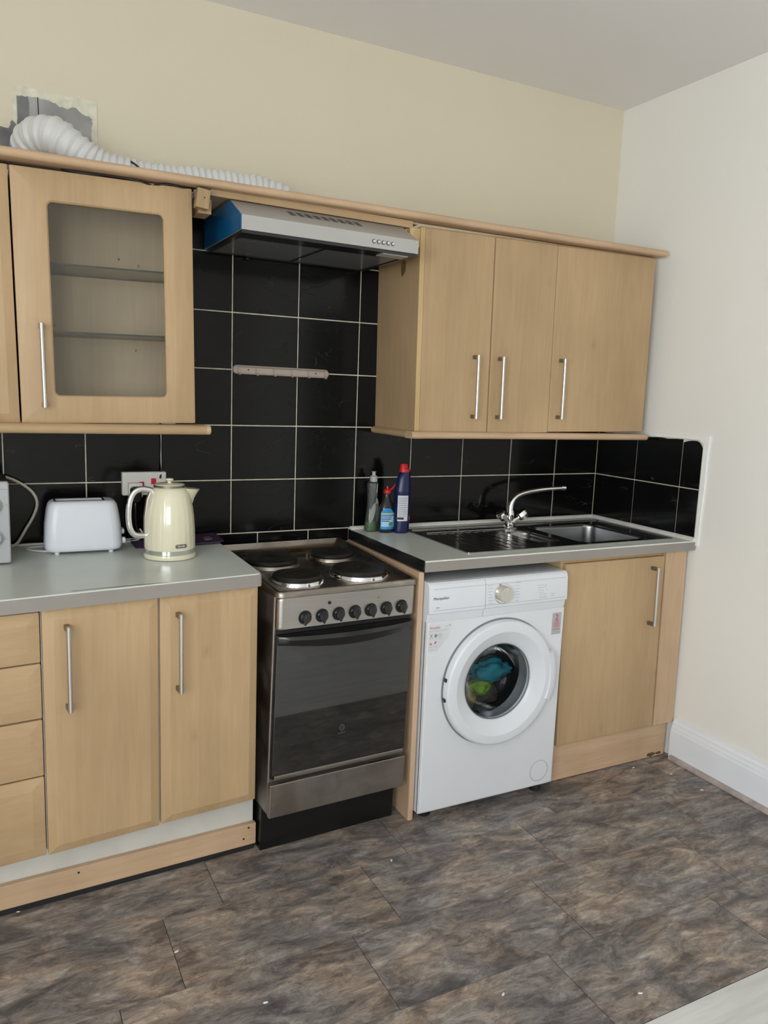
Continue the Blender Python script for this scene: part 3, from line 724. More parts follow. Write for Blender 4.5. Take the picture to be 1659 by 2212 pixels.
tp = thing('kitchen_tap', 'chrome mixer tap with swan-neck spout behind the half bowl', 'tap', (-.537, -.110, z))
TXc, TYc = -.548, -.112
MB().lathe([(.023, 0), (.024, .004), (.018, .010), (.0155, .022), (.0170, .040), (.0175, .060), (.0135, .070), (.0125, .088)], (TXc, TYc, z), n=24).build('body', CHROME, tp)
sp = smooth_path([(TXc, TYc, z+.078), (TXc+.005, TYc-.001, z+.100), (TXc+.022, TYc-.004, z+.122), (TXc+.055, TYc-.012, z+.138), (TXc+.11, TYc-.026, z+.150), (TXc+.17, TYc-.040, z+.157), (TXc+.232, TYc-.052, z+.160)], 6)
n_ = len(sp)
MB().tube(sp, [.0135 - .0055*i/(n_-1) for i in range(n_)], 14, flat=.95).build('spout', CHROME, tp)
MB().tube([sp[-1]-Vector((.012, -.0035, -.001)), sp[-1]+Vector((.006, -.0018, .0))], .0098, 14).build('aerator', CHROME, tp)
for sx in (-1, 1):
    a = Vector((TXc+sx*.004, TYc-.004, z+.014)); b = Vector((TXc+sx*.034, TYc-.012, z+.034)); c = Vector((TXc+sx*.066, TYc-.020, z+.060)); e = c-b
    MB().tube([a, b, b+e*.05, b+e*.15, b+e*.6, b+e*.85, c], [.0125, .0095, .0150, .0200, .0225, .0215, .0170], 8).build('knob', CHROME, tp, 20)

# ------------------------------------------------------------------ washing machine
wm = thing('washing_machine', 'white front-loading washing machine under the right worktop', 'washing machine', (-.935, -.33, 0))
A0, A1, YF, ZB, ZP = -1.2225, -.6520, -.612, .032, .706
cx, cz = -.929, .4665
# cabinet: rear box plus front sheet with the round opening
MB().ring([(A0, ZB), (A1, ZB), (A1, .832), (A0, .832)], [(A0+.004, ZB+.004), (A1-.004, ZB+.004), (A1-.004, .828), (A0+.004, .828)], 'y', YF+.012, -.06).build('cabinet', WHITEM, wm)
MB().box(A0+.004, A1-.004, -.064, -.06, ZB+.004, .828).build('back_sheet', WHITEM, wm)
m = MB(); n = 72
def rect_pt(t, x0, x1, z0, z1):
    dx, dz = math.cos(t), math.sin(t); s = 1e9
    if dx > 1e-9: s = min(s, (x1-cx)/dx)
    if dx < -1e-9: s = min(s, (x0-cx)/dx)
    if dz > 1e-9: s = min(s, (z1-cz)/dz)
    if dz < -1e-9: s = min(s, (z0-cz)/dz)
    return (cx+dx*s, cz+dz*s)
ts = sorted([2*PI*k/n for k in range(n)] + [math.atan2(zz-cz, xx-cx) % (2*PI) for xx in (A0, A1) for zz in (ZB, ZP)])
def rl(i, y, e=0): return [(lambda p: (p[0], y, p[1]))(rect_pt(t, A0+i, A1-i, ZB+i, ZP)) for t in ts]
m.loft([rl(0, YF+.016), rl(0, YF+.007), rl(.002, YF+.002), rl(.007, YF), [(cx+.150*math.cos(t), YF, cz+.150*math.sin(t)) for t in ts], [(cx+.150*math.cos(t), YF+.02, cz+.150*math.sin(t)) for t in ts]], False, False)
m.build('front_panel', WHITEM, wm, 30)
MB().box(A0+.001, A1-.001, YF+.02, -.07, .833, .8395, .002).build('lid', WHITEG, wm)
# control fascia
m = MB(); P = [(-.006, .7055), (YF+.004, .7055), (YF+.001, .712), (YF-.003, .7335), (YF-.0105, .7375), (YF-.0120, .745), (YF-.0085, .820), (YF-.004, .832), (YF+.004, .8385), (YF+.03, .8395), (YF+.03, .7055)]
P = P[1:]
m.loft([[(x, y+dy, zz) for y, zz in P] for x, dy in ((A0-.001, .006), (A0+.003, .001), (A0+.010, 0), (-1.0085, 0))])
m.build('drawer_front', WHITEP, wm, 30)
m = MB(); m.loft([[(x, y+dy, zz) for y, zz in P] for x, dy in ((-1.0065, 0), (A1-.012, 0), (A1-.004, .001), (A1-.0005, .006))])
fa = m.build('control_panel', WHITEP, wm, 30)
yl = lambda zz: YF-.0122 + (zz-.745)*.0035/.075
MB().prism([(A0+.012, .7475), (A1-.012, .7475), (A1-.012, .7485), (A0+.012, .7485)], 'y', YF-.0127, YF-.011).build('panel_line', GREYP, wm)
MB().prism([(A0+.012, .8185), (A1-.012, .8185), (A1-.012, .8195), (A0+.012, .8195)], 'y', YF-.0092, YF-.0075).build('panel_line', GREYP, wm)
dl = MB().lathe([(.0355, 0), (.0360, .001), (.0335, .0018)], (-.936, YF-.0105, .7835), 'y', 40).build('dial_ring', CHROME, wm)
dl = MB().lathe([(.0265, .0), (.0270, .003), (.0262, .020), (.0245, .0225), (.012, .0225), (.005, .022)], (-.936, YF-.0105, .7835), 'y', 40).build('program_dial', plain('champagne_knob', (0.60, 0.575, 0.50), 0.3, var=.03, metal=.3), wm)
MB().box(-.937, -.935, YF-.0336, YF-.032, .786, .806).build('dial_mark', WHITEP, dl)
# printed programme names are too small to read: rows of fine strokes
m = MB()
for k in range(7):
    zz = .815 - k*.0105
    m.box(-1.000+.001*k, -.982+.001*k+random.uniform(-.004, .004), yl(zz)-.0003, yl(zz)+.001, zz-.0007, zz+.0007)
    m.box(-.975+.002*k, -.972+.0005*k, yl(zz)-.0003, yl(zz)+.001, zz-.0002, zz+.0002)
    zz = .8165 - k*.0105
    m.box(-.884, -.866+random.uniform(-.005, .003), yl(zz)-.0003, yl(zz)+.001, zz-.0007, zz+.0007)
    m.box(-.898+.001*k, -.888, yl(zz)-.0003, yl(zz)+.001, zz-.0002, zz+.0002)
for k, (x, w) in enumerate(((-.790, .026), (-.789, .029), (-.787, .024), (-.785, .024))):
    zz = .799-k*.0085; m.box(x, x+w, yl(zz)-.0003, yl(zz)+.001, zz-.0006, zz+.0006)
for x, zz, w in ((-.7585, .800, .006), (-.759, .793, .008), (-.752, .782, .006), (-.779, .765, .009), (-.765, .7655, .014), (-.781, .756, .032), (-.730, .7655, .016), (-.729, .757, .014)):
    m.box(x, x+w, yl(zz)-.0003, yl(zz)+.001, zz-.0008, zz+.0008)
tag(m.build('printed_marks', PALEINK, fa), kind='stuff')
text('brand_print', 'Montpellier', .0128, INK, wm, (A0+.0125, yl(.785)-.0002, .7835), bold=.0004, rotz=.0)
text('rating_print', 'A++', .0075, INK, wm, (A0+.0235, yl(.755)-.0002, .755))
# door
dr = MB().lathe([(.2205, .0008), (.2235, .005), (.2235, .018), (.2205, .026), (.2150, .0300), (.2080, .0312), (.1860, .0312), (.1835, .0300), (.166, .0215), (.150, .0135), (.1415, .0090), (.137, .004), (.134, -.010)], (cx, YF, cz), 'y', 96, cap0=False, cap1=False).build('door', WHITEP, wm, 25)
MB().lathe([(.1345, .004), (.1335, -.004), (.128, -.045), (.116, -.080), (.098, -.100), (.060, -.108), (.020, -.110)], (cx, YF, cz), 'y', 64, cap0=False).build('porthole_glass', PORTH, dr, 60)
MB().lathe([(.1375, .0055), (.1385, .002), (.134, .000), (.1335, .004)], (cx, YF, cz), 'y', 64, cap0=False, cap1=False).build('glass_rim', RUBBER, dr)
MB().ring([(cx+.2285*math.cos(t*PI/36), cz+.2285*math.sin(t*PI/36)) for t in range(72)], [(cx+.2195*math.cos(t*PI/36), cz+.2195*math.sin(t*PI/36)) for t in range(72)], 'y', YF-.0006, YF-.0001).build('door_gap_shade', GREYINK, wm)  # flat grey ring paints the dark gap shadow round the door
# grab handle on the door's right edge, a curved flap
m = MB(); L = []
for k in range(13):
    a = math.radians(-23 + 46*k/12); e = 1.0
    def pt(r, h): return (cx+r*math.cos(a), YF-h, cz+r*math.sin(a))
    L.append([pt(.203, .0315), pt(.206, .0345), pt(.228, .0335), pt(.238, .026), pt(.2395, .012), pt(.232, .010), pt(.222, .010), pt(.205, .025)])
m.loft(L).build('handle', WHITEP, dr, 40)
for a in (170, 188):
    t = math.radians(a)
    MB().box(cx+.222*math.cos(t)-.006, cx+.222*math.cos(t)+.002, YF-.020, YF-.006, cz+.222*math.sin(t)-.006, cz+.222*math.sin(t)+.006, .001).build('hinge', BLACKP, dr)
# gasket and drum behind the porthole
MB().lathe([(.150, -.003), (.158, -.03), (.140, -.062), (.158, -.075)], (cx, YF, cz), 'y', 48, cap0=False, cap1=False).build('gasket', RUBBER, wm)
MB().lathe([(.158, -.075), (.205, -.085), (.205, -.38), (.150, -.40)], (cx, YF, cz), 'y', 48, cap0=False).build('drum', DRUM, wm)
MB().lathe([(.0405, 0), (.0408, .001), (.0392, .0014), (.0390, .0004)], (-.718, YF, .0925), 'y', 40, cap0=False, cap1=False).build('filter_ring', GREYP, wm)
MB().lathe([(.0385, 0), (.0382, .0012), (.030, .0013)], (-.718, YF, .0925), 'y', 40).build('filter_cap', WHITEM, wm)
for x, y in ((A0+.05, YF+.05), (A1-.05, YF+.035), (A0+.05, -.12), (A1-.05, -.12)):
    MB().lathe([(.022, .001), (.023, .006), (.016, .012), (.015, .034)], (x, y, 0), n=20).build('foot', BLACKM, wm)
MB().box(A0+.01, A1-.01, YF+.08, -.09, .022, .033).build('underside', BLACKM, wm)
# stickers
st = MB().prism([(A0+.006, .604), (A0+.0375, .604), (A0+.041, .606), (A0+.085, .653), (A0+.096, .694), (A0+.092, .697), (A0+.006, .697)], 'y', YF-.0005, YF-.0001).build('feature_sticker', STICK, wm)
text('sticker_brand', 'Montpellier', .0100, REDINK, st, (A0+.010, YF-.0006, .6835), bold=.0004, stretch=.85)
m = MB()
for z0, w in ((.6775, .072), (.6735, .066)): m.box(A0+.010, A0+.010+w, YF-.0008, YF-.0004, z0, z0+.0008)
for x, z0, w in ((.010, .6475, .012), (.028, .6475, .010), (.044, .6475, .010), (.009, .6215, .013), (.027, .6215, .014), (.009, .612, .020)): m.box(A0+x, A0+x+w, YF-.0008, YF-.0004, z0, z0+.0012)
m.box(A0+.068, A0+.071, YF-.0008, YF-.0004, .687, .690); m.box(A0+.0745, A0+.0775, YF-.0008, YF-.0004, .687, .690); m.box(A0+.0835, A0+.0895, YF-.0008, YF-.0004, .688, .693)
tag(m.build('printed_marks', PALEINK, st), kind='stuff')
def disc(x, zz, r, mat, nm, ri=0):
    c1 = [(A0+x+r*math.cos(t*PI/10), zz+r*math.sin(t*PI/10)) for t in range(20)]
    if ri: MB().ring(c1, [(A0+x+ri*math.cos(t*PI/10), zz+ri*math.sin(t*PI/10)) for t in range(20)], 'y', YF-.0009, YF-.0004).build(nm, mat, st)
    else: MB().prism(c1, 'y', YF-.0009, YF-.0004).build(nm, mat, st)
disc(.0335, .6595, .0060, GREYINK, 'icon'); disc(.0500, .6600, .0060, GREYINK, 'icon', .0048); disc(.0155, .6325, .0040, REDINK, 'icon', .0018)
MB().prism([(A0+.011, .653), (A0+.0125, .6515), (A0+.0165, .6585), (A0+.0205, .6515), (A0+.022, .653), (A0+.0178, .6600), (A0+.0215, .666), (A0+.020, .6675), (A0+.0165, .6618), (A0+.0125, .6675), (A0+.011, .666), (A0+.0152, .660)], 'y', YF-.0009, YF-.0004).build('icon', GREYINK, st)
MB().prism([(A0+.029, .633), (A0+.032, .631), (A0+.036, .637), (A0+.0385, .6385), (A0+.036, .6405), (A0+.032, .639)], 'y', YF-.0009, YF-.0004).build('icon', REDINK, st)
s2 = MB().box(A1-.0545, A1-.0145, YF-.0006, YF-.0001, .609, .689).build('guarantee_sticker', LABS, wm)
text('sticker_number', '2', .030, REDINK, s2, (A1-.0345, YF-.0008, .6625), align='CENTER', bold=.0006)
text('sticker_words', 'YEAR', .0085, REDINK, s2, (A1-.0345, YF-.0008, .6545), align='CENTER', bold=.0003)
m = MB()
for z0, w in ((.6500, .024), (.6455, .022), (.6400, .026), (.6350, .020), (.6265, .030)): m.box(A1-.0345-w/2, A1-.0345+w/2, YF-.0009, YF-.0004, z0, z0+.0016)
tag(m.build('printed_marks', REDINK, s2), kind='stuff')
# laundry
def cloth(name, label, mat, c, r, sc, seed):
    random.seed(seed); bm_ = MB(); bmesh.ops.create_icosphere(bm_.bm, subdivisions=4, radius=1)
    ph = [random.uniform(0, 6) for _ in range(9)]
    for v in bm_.bm.verts:
        p = v.co; k = 1 + .16*math.sin(5*p.x+ph[0])*math.sin(4*p.z+ph[1]) + .10*math.sin(11*p.y+ph[2]+3*p.x) + .06*math.sin(19*p.z+ph[3]+6*p.x) + .04*math.sin(27*p.x+ph[4]+9*p.z)
        v.co = Vector((c[0]+p.x*r*sc[0]*k, c[1]+p.y*r*sc[1]*k, c[2]+p.z*r*sc[2]*k))
    tag(bm_.build(name, mat, angle=80), label, 'laundry')
cloth('laundry_cloth', 'crumpled teal cloth seen through the washing machine door', TEAL, (cx+.088, YF+.178, cz-.030), .070, (1.2, .62, .60), 1)
cloth('laundry_cloth', 'lime green cloth bunched under the teal one in the drum', LIME, (cx+.040, YF+.168, cz-.090), .040, (1.2, .7, .75), 2)
cloth('laundry_cloth', 'ochre yellow cloth low at the left inside the drum', OCHRE, (cx-.008, YF+.172, cz-.130), .040, (.8, .8, .85), 3)
cloth('laundry_cloth', 'dark charcoal garment lying at the bottom of the drum', CHARC, (cx+.080, YF+.190, cz-.128), .054, (1.0, .75, .70), 4)
cloth('laundry_cloth', 'grey cloth at the top of the pile inside the drum', GREYC, (cx+.110, YF+.235, cz+.050), .055, (.8, .6, .9), 5)

# ------------------------------------------------------------------ sink base cabinet
SF = shear(-.0255, .15)
sc_ = thing('base_cabinet', 'single-door maple base cabinet under the sink by the right wall', 'cabinet', (-.32, -.3, 0))
YS = -.578
MB(SF).prism([(-.6235, .868), (-.6235, .150), (-.010, .150), (-.010, .868), (-.025, .868), (-.025, .165), (-.608, .165), (-.608, .868)], 'y', YS+.019, -.03).build('carcass', WOOD_L, sc_)
MB(SF).box(-.6075, -.0255, YS+.0195, YS+.036, .825, .868).build('front_rail', WOOD_L, sc_)
d = MB(SF).box(-.6135, -.1225, YS, YS+.018, .152, .8535, .002).build('door', WOOD, sc_)
cap_handle(d, -.187, .583, .818, YS, out=.033, fn=SF)
MB(SF).box(-.1170, -.006, YS-.002, YS+.018, .1495, .868, .0015).build('filler_panel', PINK_V, sc_)
MB(SF).box(-.6235, -.010, -.045, -.03, .151, .868).build('back_panel', INSIDE, sc_)
pl = thing('plinth_board', 'pinkish plinth board with chipped lower edge under the sink cabinet', 'plinth', (-.3, -.55, 0))
m = MB().box(-.618, -.024, -.562, -.546, .003, .148, .0015).build('board', PINK, pl)
random.seed(5)
for x, w, h in ((-.098, .022, .018), (-.072, .006, .006), (-.054, .016, .013)):
    MB().prism([(x+w*math.cos(t*PI/6)*random.uniform(.8, 1.1), .014+h*.5*math.sin(t*PI/6)*random.uniform(.7, 1.1)) for t in range(12)], 'y', -.5626, -.5605).build('chip', plain('exposed_chipboard', (.09, .055, .03), .95, var=.4, scale=60), pl)

# ------------------------------------------------------------------ wall cabinets, left
UT = tilt(-2.15, 1.322, .9)
YU = -.320
ul = thing('wall_cabinet', 'plain maple wall cabinet cut off by the left edge', 'cabinet', (-2.65, -.16, 1.32))
MB(UT).box(-2.89, -2.3935, YU+.020, -.010, 1.323, 2.006).build('carcass', INSIDE, ul)
d = chamfer_door(-2.888, -2.3935, 1.3235, 2.006, YU, fn=UT).build('door', WOOD, ul, 20)
cap_handle(d, -2.83, 1.37, 1.60, YU, fn=UT)
ug = thing('wall_cabinet', 'maple wall cabinet with a glass panelled door', 'cabinet', (-2.15, -.16, 1.32))
gx0, gx1, gz0, gz1 = -2.3885, -1.9065, 1.3235, 2.005
MB(UT).box(gx0, gx0+.016, YU+.020, -.012, gz0, gz1).build('side_panel', INSIDE, ug)
MB(UT).box(gx1-.016, gx1, YU+.020, -.012, gz0, gz1).build('side_panel', WOOD, ug)
MB(UT).box(gx0+.016, gx1-.016, YU+.020, -.012, gz0, gz0+.016).build('bottom_panel', INSIDE, ug)
MB(UT).box(gx0+.016, gx1-.016, YU+.020, -.012, gz1-.016, gz1).build('top_panel', INSIDE, ug)
MB(UT).box(gx0+.016, gx1-.016, -.022, -.012, gz0+.016, gz1-.016).build('back_panel', INSIDE, ug)
for zz in (1.577, 1.764):
    s_ = MB(UT).box(gx0+.017, gx1-.017, YU+.052, -.024, zz, zz+.005).build('glass_shelf', SHELFG, ug)
    MB(UT).box(gx0+.017, gx1-.017, YU+.0500, YU+.0520, zz, zz+.005).build('shelf_edge', SHELFE, s_)
for x, zz in ((-2.015, 1.812), (-2.075, 1.828), (-2.275, 1.850), (-2.27, 1.612), (-2.03, 1.545)):
    MB(UT).lathe([(.0035, 0), (.0035, .004), (.002, .0045)], (x, -.0225, zz), 'y', 10).build('shelf_peg', NICKEL_D, ug)
ix0, ix1, iz0, iz1 = -2.2995, -1.9905, 1.4015, 1.922
m = MB(UT); q = 5
Lp = [([(u, YU+.018, v) for u, v in rrect(gx0, gx1, gz0, gz1, .003, q)]), ([(u, YU+.007, v) for u, v in rrect(gx0, gx1, gz0, gz1, .003, q)]),
      ([(u, YU+.006, v) for u, v in rrect(gx0+.001, gx1-.001, gz0+.001, gz1-.001, .003, q)]), ([(u, YU, v) for u, v in rrect(gx0+.026, gx1-.026, gz0+.026, gz1-.026, .002, q)]),
      ([(u, YU, v) for u, v in rrect(ix0-.004, ix1+.004, iz0-.004, iz1+.004, .017, q)]), ([(u, YU+.004, v) for u, v in rrect(ix0, ix1, iz0, iz1, .014, q)]),
      ([(u, YU+.018, v) for u, v in rrect(ix0, ix1, iz0, iz1, .014, q)])]
Lp.append(Lp[0])
vs = [[m.bm.verts.new(p) for p in l] for l in Lp[:-1]]; vs.append(vs[0])
for a, b in zip(vs, vs[1:]):
    for i in range(len(a)): j = (i+1) % len(a); m.bm.faces.new((a[i], a[j], b[j], b[i]))
dg_ = m.build('door', WOOD, ug, 20)
MB(UT).box(ix0-.006, ix1+.006, YU+.0125, YU+.0165, iz0-.006, iz1+.006).build('glass_pane', GLASS, dg_)
cap_handle(dg_, -2.3300, 1.368, 1.598, YU, fn=UT)
def rail(x0, x1, y0, y1, z0, z1, nose=True):
    """half-round nosed moulding, profile in (y, z)"""
    r = (z1-z0)/2; zc = (z0+z1)/2
    prof = [(y1, z0), (y0+r, z0)] + [(y0+r-r*math.sin(t*PI/8), zc-r*math.cos(t*PI/8)) for t in range(1, 8)] + [(y0+r, z1), (y1, z1)]
    m = MB(); m.loft([[(x, y, zz) for y, zz in prof] for x in (x0, x1)]); return m
m = rail(-2.95, -1.876, -.338, -.285, 1.2925, 1.3215)
for v in m.bm.verts: pass
pr = m.build('pelmet', WOOD_H); tag(pr, 'rounded light pelmet rail under the left wall cabinets', 'moulding')
m = MB()
m.lathe([(.0145, 0), (.0145, .012), (.010, .0145)], (-1.876, -.3235, 1.307), 'x', 20)
m.build('end_cap', PINK_V, pr)

# ------------------------------------------------------------------ wall cabinets, right
RT = tilt(-.60, 1.3135, .75)
ud = thing('wall_cabinet', 'double-door maple wall cabinet right of the cooker hood', 'cabinet', (-.84, -.16, 1.31))
MB(RT).box(-1.1395, -1.1235, YU+.004, -.009, 1.3135, 1.998).build('side_panel', WOOD, ud)
MB(RT).box(-1.1395, -1.1215, YU-.001, YU+.004, 1.3135, 2.004, .001).build('edge_strip', WOOD_L, ud)
MB(RT).box(-1.123, -.545, YU+.020, -.012, 1.3135, 2.012).build('carcass', WOOD_L, ud)
MB(RT).prism([(-.205+.017*math.cos(t*PI/7), 1.885+.030*math.sin(t*PI/7)*(1+.3*math.cos(t))) for t in range(14)], 'x', -1.1403, -1.1385).build('knot_stain', plain('brown_stain', (.17, .10, .035), .6, var=.5, scale=50), ud)
d = MB(RT).box(-1.1205, -.8345, YU, YU+.018, 1.3135, 2.004, .002).build('door', WOOD, ud)
cap_handle(d, -.902, 1.363, 1.590, YU, fn=RT)
d = MB(RT).box(-.8315, -.5545, YU-.003, YU+.015, 1.3115, 2.003, .002).build('door', WOOD, ud)
cap_handle(d, -.795, 1.362, 1.588, YU-.003, fn=RT)
us = thing('wall_cabinet', 'single-door maple wall cabinet at the right end of the row', 'cabinet', (-.3, -.16, 1.31))
MB(RT).box(-.5445, -.0560, YU+.020, -.012, 1.3135, 2.012).build('carcass', WOOD, us)
d = MB(RT).box(-.5510, -.0575, YU, YU+.018, 1.3135, 2.004, .0025).build('door', WOOD, us)
cap_handle(d, -.5095, 1.363, 1.592, YU, fn=RT)
pr = rail(-1.1565, -.040, -.338, -.285, 1.2855, 1.311).build('pelmet', PINK); tag(pr, 'rounded light pelmet rail under the right wall cabinets', 'moulding')
m = MB(); r = .01275; prof = [(-1.108, 1.2855), (-1.1565+r, 1.2855)] + [(-1.1565+r-r*math.sin(t*PI/8), 1.29825-r*math.cos(t*PI/8)) for t in range(1, 8)] + [(-1.1565+r, 1.311), (-1.108, 1.311)]
m.loft([[(x, y, zz) for x, zz in prof] for y in (-.330, -.009)]); m.build('pelmet_return', WOOD_H, pr)
# cornice along the top of everything
CT = tilt(-1.2, 2.015, .07)
m = rail(-2.95, -.040, -.356, -.285, 2.0155, 2.0390); m.fn = CT
co = m.build('cornice', PINK); MB().box(-2.94, -1.905, -.2848, -.272, 2.010, 2.037).build('gap_shade_board', plain('gap_shade_brown', (.045, .032, .022), .85, var=.5, scale=25), co)  # added dark board: shade of the gap under the cornice put into its colour
tag(co, 'long pinkish cornice moulding along the top of the wall cabinets', 'moulding')

# hood housing
bp_ = thing('bridging_panel', 'narrow maple bridging panel just above the cooker hood', 'panel', (-1.52, -.31, 2.0))
MB(lambda v: Vector((v.x, v.y, v.z-(v.x+1.862)*.012))).box(-1.862, -1.1785, -.318, -.302, 1.998, 2.0205).build('front_strip', WOOD_H, bp_)
MB().box(-1.890, -1.150, -.3015, -.010, 2.0065, 2.0135).build('top_board', INSIDE, bp_)
tag(MB(RT).box(-1.1785, -1.1395, -.316, -.295, 1.938, 2.000, .001).build('wooden_block', WOOD_L), 'small pale wooden filler block at the right end of the hood', 'block')
B1 = lambda v: tilt(-1.893, 1.978, -7)(v)
b1 = thing('wooden_block', 'square-ended wooden block with a nail hole left of the hood', 'block', (-1.89, -.33, 1.95))
MB(B1).box(-1.9115, -1.8735, -.352, -.3215, 1.952, 2.006, .001).build('block', BARE, b1)
MB(B1).lathe([(.0022, 0), (.0022, .0012), (.001, .0014)], (-1.889, -.3515, 1.982), 'y', 10).build('nail_hole', BLACKM, b1)
tag(MB().box(-1.8985, -1.8600, -.318, -.24, 1.944, 1.986, .001).build('wooden_block', BARE), 'second wooden block tucked behind the nailed one beside the hood', 'block')

# ------------------------------------------------------------------ cooker hood
hd = thing('cooker_hood', 'steel visor cooker hood with blue film left on its side', 'cooker hood', (-1.51, -.2, 1.885))
HT = tilt(-1.5, 1.886, -.6)
H0, H1 = -1.8045, -1.2165
prof = [(-.012, 1.889), (-.435, 1.889), (-.4345, 1.930), (-.318, 1.990), (-.012, 1.992)]
m = MB(HT); m.loft([[(x, y, zz) for y, zz in prof] for x in (H0+.002, H1-.002)]); m.build('casing', HOODS, hd)
m = MB(HT); m.loft([[(x, y, zz) for y, zz in [(-.40, 1.8895), (-.4335, 1.8895), (-.4330, 1.9295), (-.318, 1.989), (-.012, 1.991), (-.012, 1.8895)]] for x in (H0-.0005, H0+.0018)]); m.build('side_film', BLUEF, hd)
MB(HT).ring([(H0+.004, -.430), (H1-.004, -.430), (H1-.004, -.020), (H0+.004, -.020)], [(H0+.022, -.350), (H1-.022, -.350), (H1-.022, -.045), (H0+.022, -.045)], 'z', 1.880, 1.8895).build('under_frame', BLACKP, hd)
for x0, x1 in ((H0+.024, -1.512), (-1.502, H1-.024)):
    fl = MB(HT).box(x0, x1, -.348, -.047, 1.8825, 1.8875, .001).build('filter', FILTER, hd)
    MB(HT).box(x0, x1, -.346, -.3435, 1.8805, 1.8825).build('filter_trim', SHELFE, fl)
MB(HT).box(-1.511, -1.503, -.348, -.047, 1.8805, 1.8885).build('filter_bar', BLACKP, hd)
MB(HT).box(H1-.12, H1-.03, -.420, -.368, 1.8775, 1.8812, .001).build('lamp_lens', plain('frosted_lens', (.42, .42, .36), .3), hd)
MB(HT).lathe([(.006, 0), (.005, .004), (.003, .006)], (-1.66, -.03, 1.872), n=12).build('screw', NICKEL_D, hd)
for k in range(9):
    x = -1.631 + k*.0278
    # slots follow the sloping visor
    def sl(u, w): return (x + u, -.4345 + (-.318+.4345)*w, 1.930 + .060*w)
    m = MB(HT); a = [Vector(sl(0, .52)), Vector(sl(.0185, .52)), Vector(sl(.0125, .78)), Vector(sl(-.006, .78))]
    nrm = Vector((0, -.06, .1165)).normalized()
    m.loft([[p + nrm*.0008 for p in a], [p - nrm*.004 for p in a]]); m.build('vent_slot', plain('slot_shadow', (.10, .095, .085), .8) if k == 0 else bpy.data.materials['slot_shadow'], hd)
for k in range(5):
    x = -1.378 + k*.0166
    b = MB(HT).lathe([(.0052, 0), (.0052, .003), (.004, .0048), (.002, .005)], (x, -.4345, 1.9085), 'y', 16).build('button', CHROME, hd)
    MB(HT).ring([(x+.0066*math.cos(t*PI/8), 1.9085+.0066*math.sin(t*PI/8)) for t in range(16)], [(x+.0052*math.cos(t*PI/8), 1.9085+.0052*math.sin(t*PI/8)) for t in range(16)], 'y', -.4355, -.434).build('button_collar', BLACKM, b)

# ------------------------------------------------------------------ extractor hose over the cabinets
hs = thing('duct_hose', 'white corrugated extractor hose lying along the cabinet tops', 'hose', (-1.95, -.15, 2.03))
path = smooth_path([(-2.332, -.045, 2.118), (-2.315, -.085, 2.140), (-2.275, -.125, 2.140), (-2.225, -.145, 2.112), (-2.165, -.150, 2.077), (-2.09, -.150, 2.063), (-2.02, -.150, 2.0585), (-1.955, -.152, 2.058), (-1.90, -.152, 2.065), (-1.82, -.150, 2.069), (-1.73, -.148, 2.071), (-1.655, -.148, 2.072), (-1.61, -.150, 2.066), (-1.582, -.150, 2.056), (-1.566, -.150, 2.043), (-1.562, -.150, 2.036), (-1.562, -.150, 2.030)], 30)
# resample evenly: 5 stations per corrugation
acc = [0.0]
for a, b in zip(path, path[1:]): acc.append(acc[-1] + (b-a).length)
tot = acc[-1]; nst = int(tot/.0034); pts = []; rad = []; j = 0
for k in range(nst+1):
    s_ = tot*k/nst
    while j < len(acc)-2 and acc[j+1] < s_: j += 1
    t = (s_-acc[j])/max(1e-9, acc[j+1]-acc[j]); pts.append(path[j].lerp(path[j+1], t))
    u = s_/tot; base = .053 if u < .12 else .053 - .008*min(1, (u-.12)/.16)
    pitch = 6 if u > .2 else 8
    rad.append(base + (.0035 if (k % pitch) < 2 else (-.0022 if (k % pitch) in (3, 4) else .0005)) + .0015*math.sin(17*u*PI))
MB().tube(pts, rad, 28, cap=False).build('hose', HOSE, hs, 60)
MB().tube([path[0]+Vector((-.010, .020, -.012)), path[0]+Vector((-.004, .008, -.005)), path[0], path[3]], [.050, .0545, .0550, .0535], 28, cap=False).build('spigot_ring', plain('blue_spigot_plastic', (.16, .33, .60), .4), hs, 50)
cb = MB().tube(smooth_path([(-2.27, -.325, 2.012), (-2.21, -.345, 2.007), (-2.13, -.338, 2.012), (-2.07, -.348, 2.008), (-2.03, -.340, 2.003), (-1.99, -.346, 2.011), (-1.94, -.342, 2.009), (-1.90, -.33, 2.016)], 6), .0028, 8)
# loose black cable showing through the gap under the cornice
for v in cb.bm.verts: v.co.y += .028
tag(cb.build('black_cable', BLACKP), 'thin black cable looped in the gap under the cornice', 'cable')
cb = MB().tube(smooth_path([(-2.072, -.182, 2.092), (-2.060, -.194, 2.084), (-2.048, -.2015, 2.073), (-2.040, -.2055, 2.061), (-2.030, -.207, 2.050)], 6), .0030, 8)
tag(cb.build('black_wire', BLACKP), 'short black and white wire crossing the corrugated hose', 'wire')

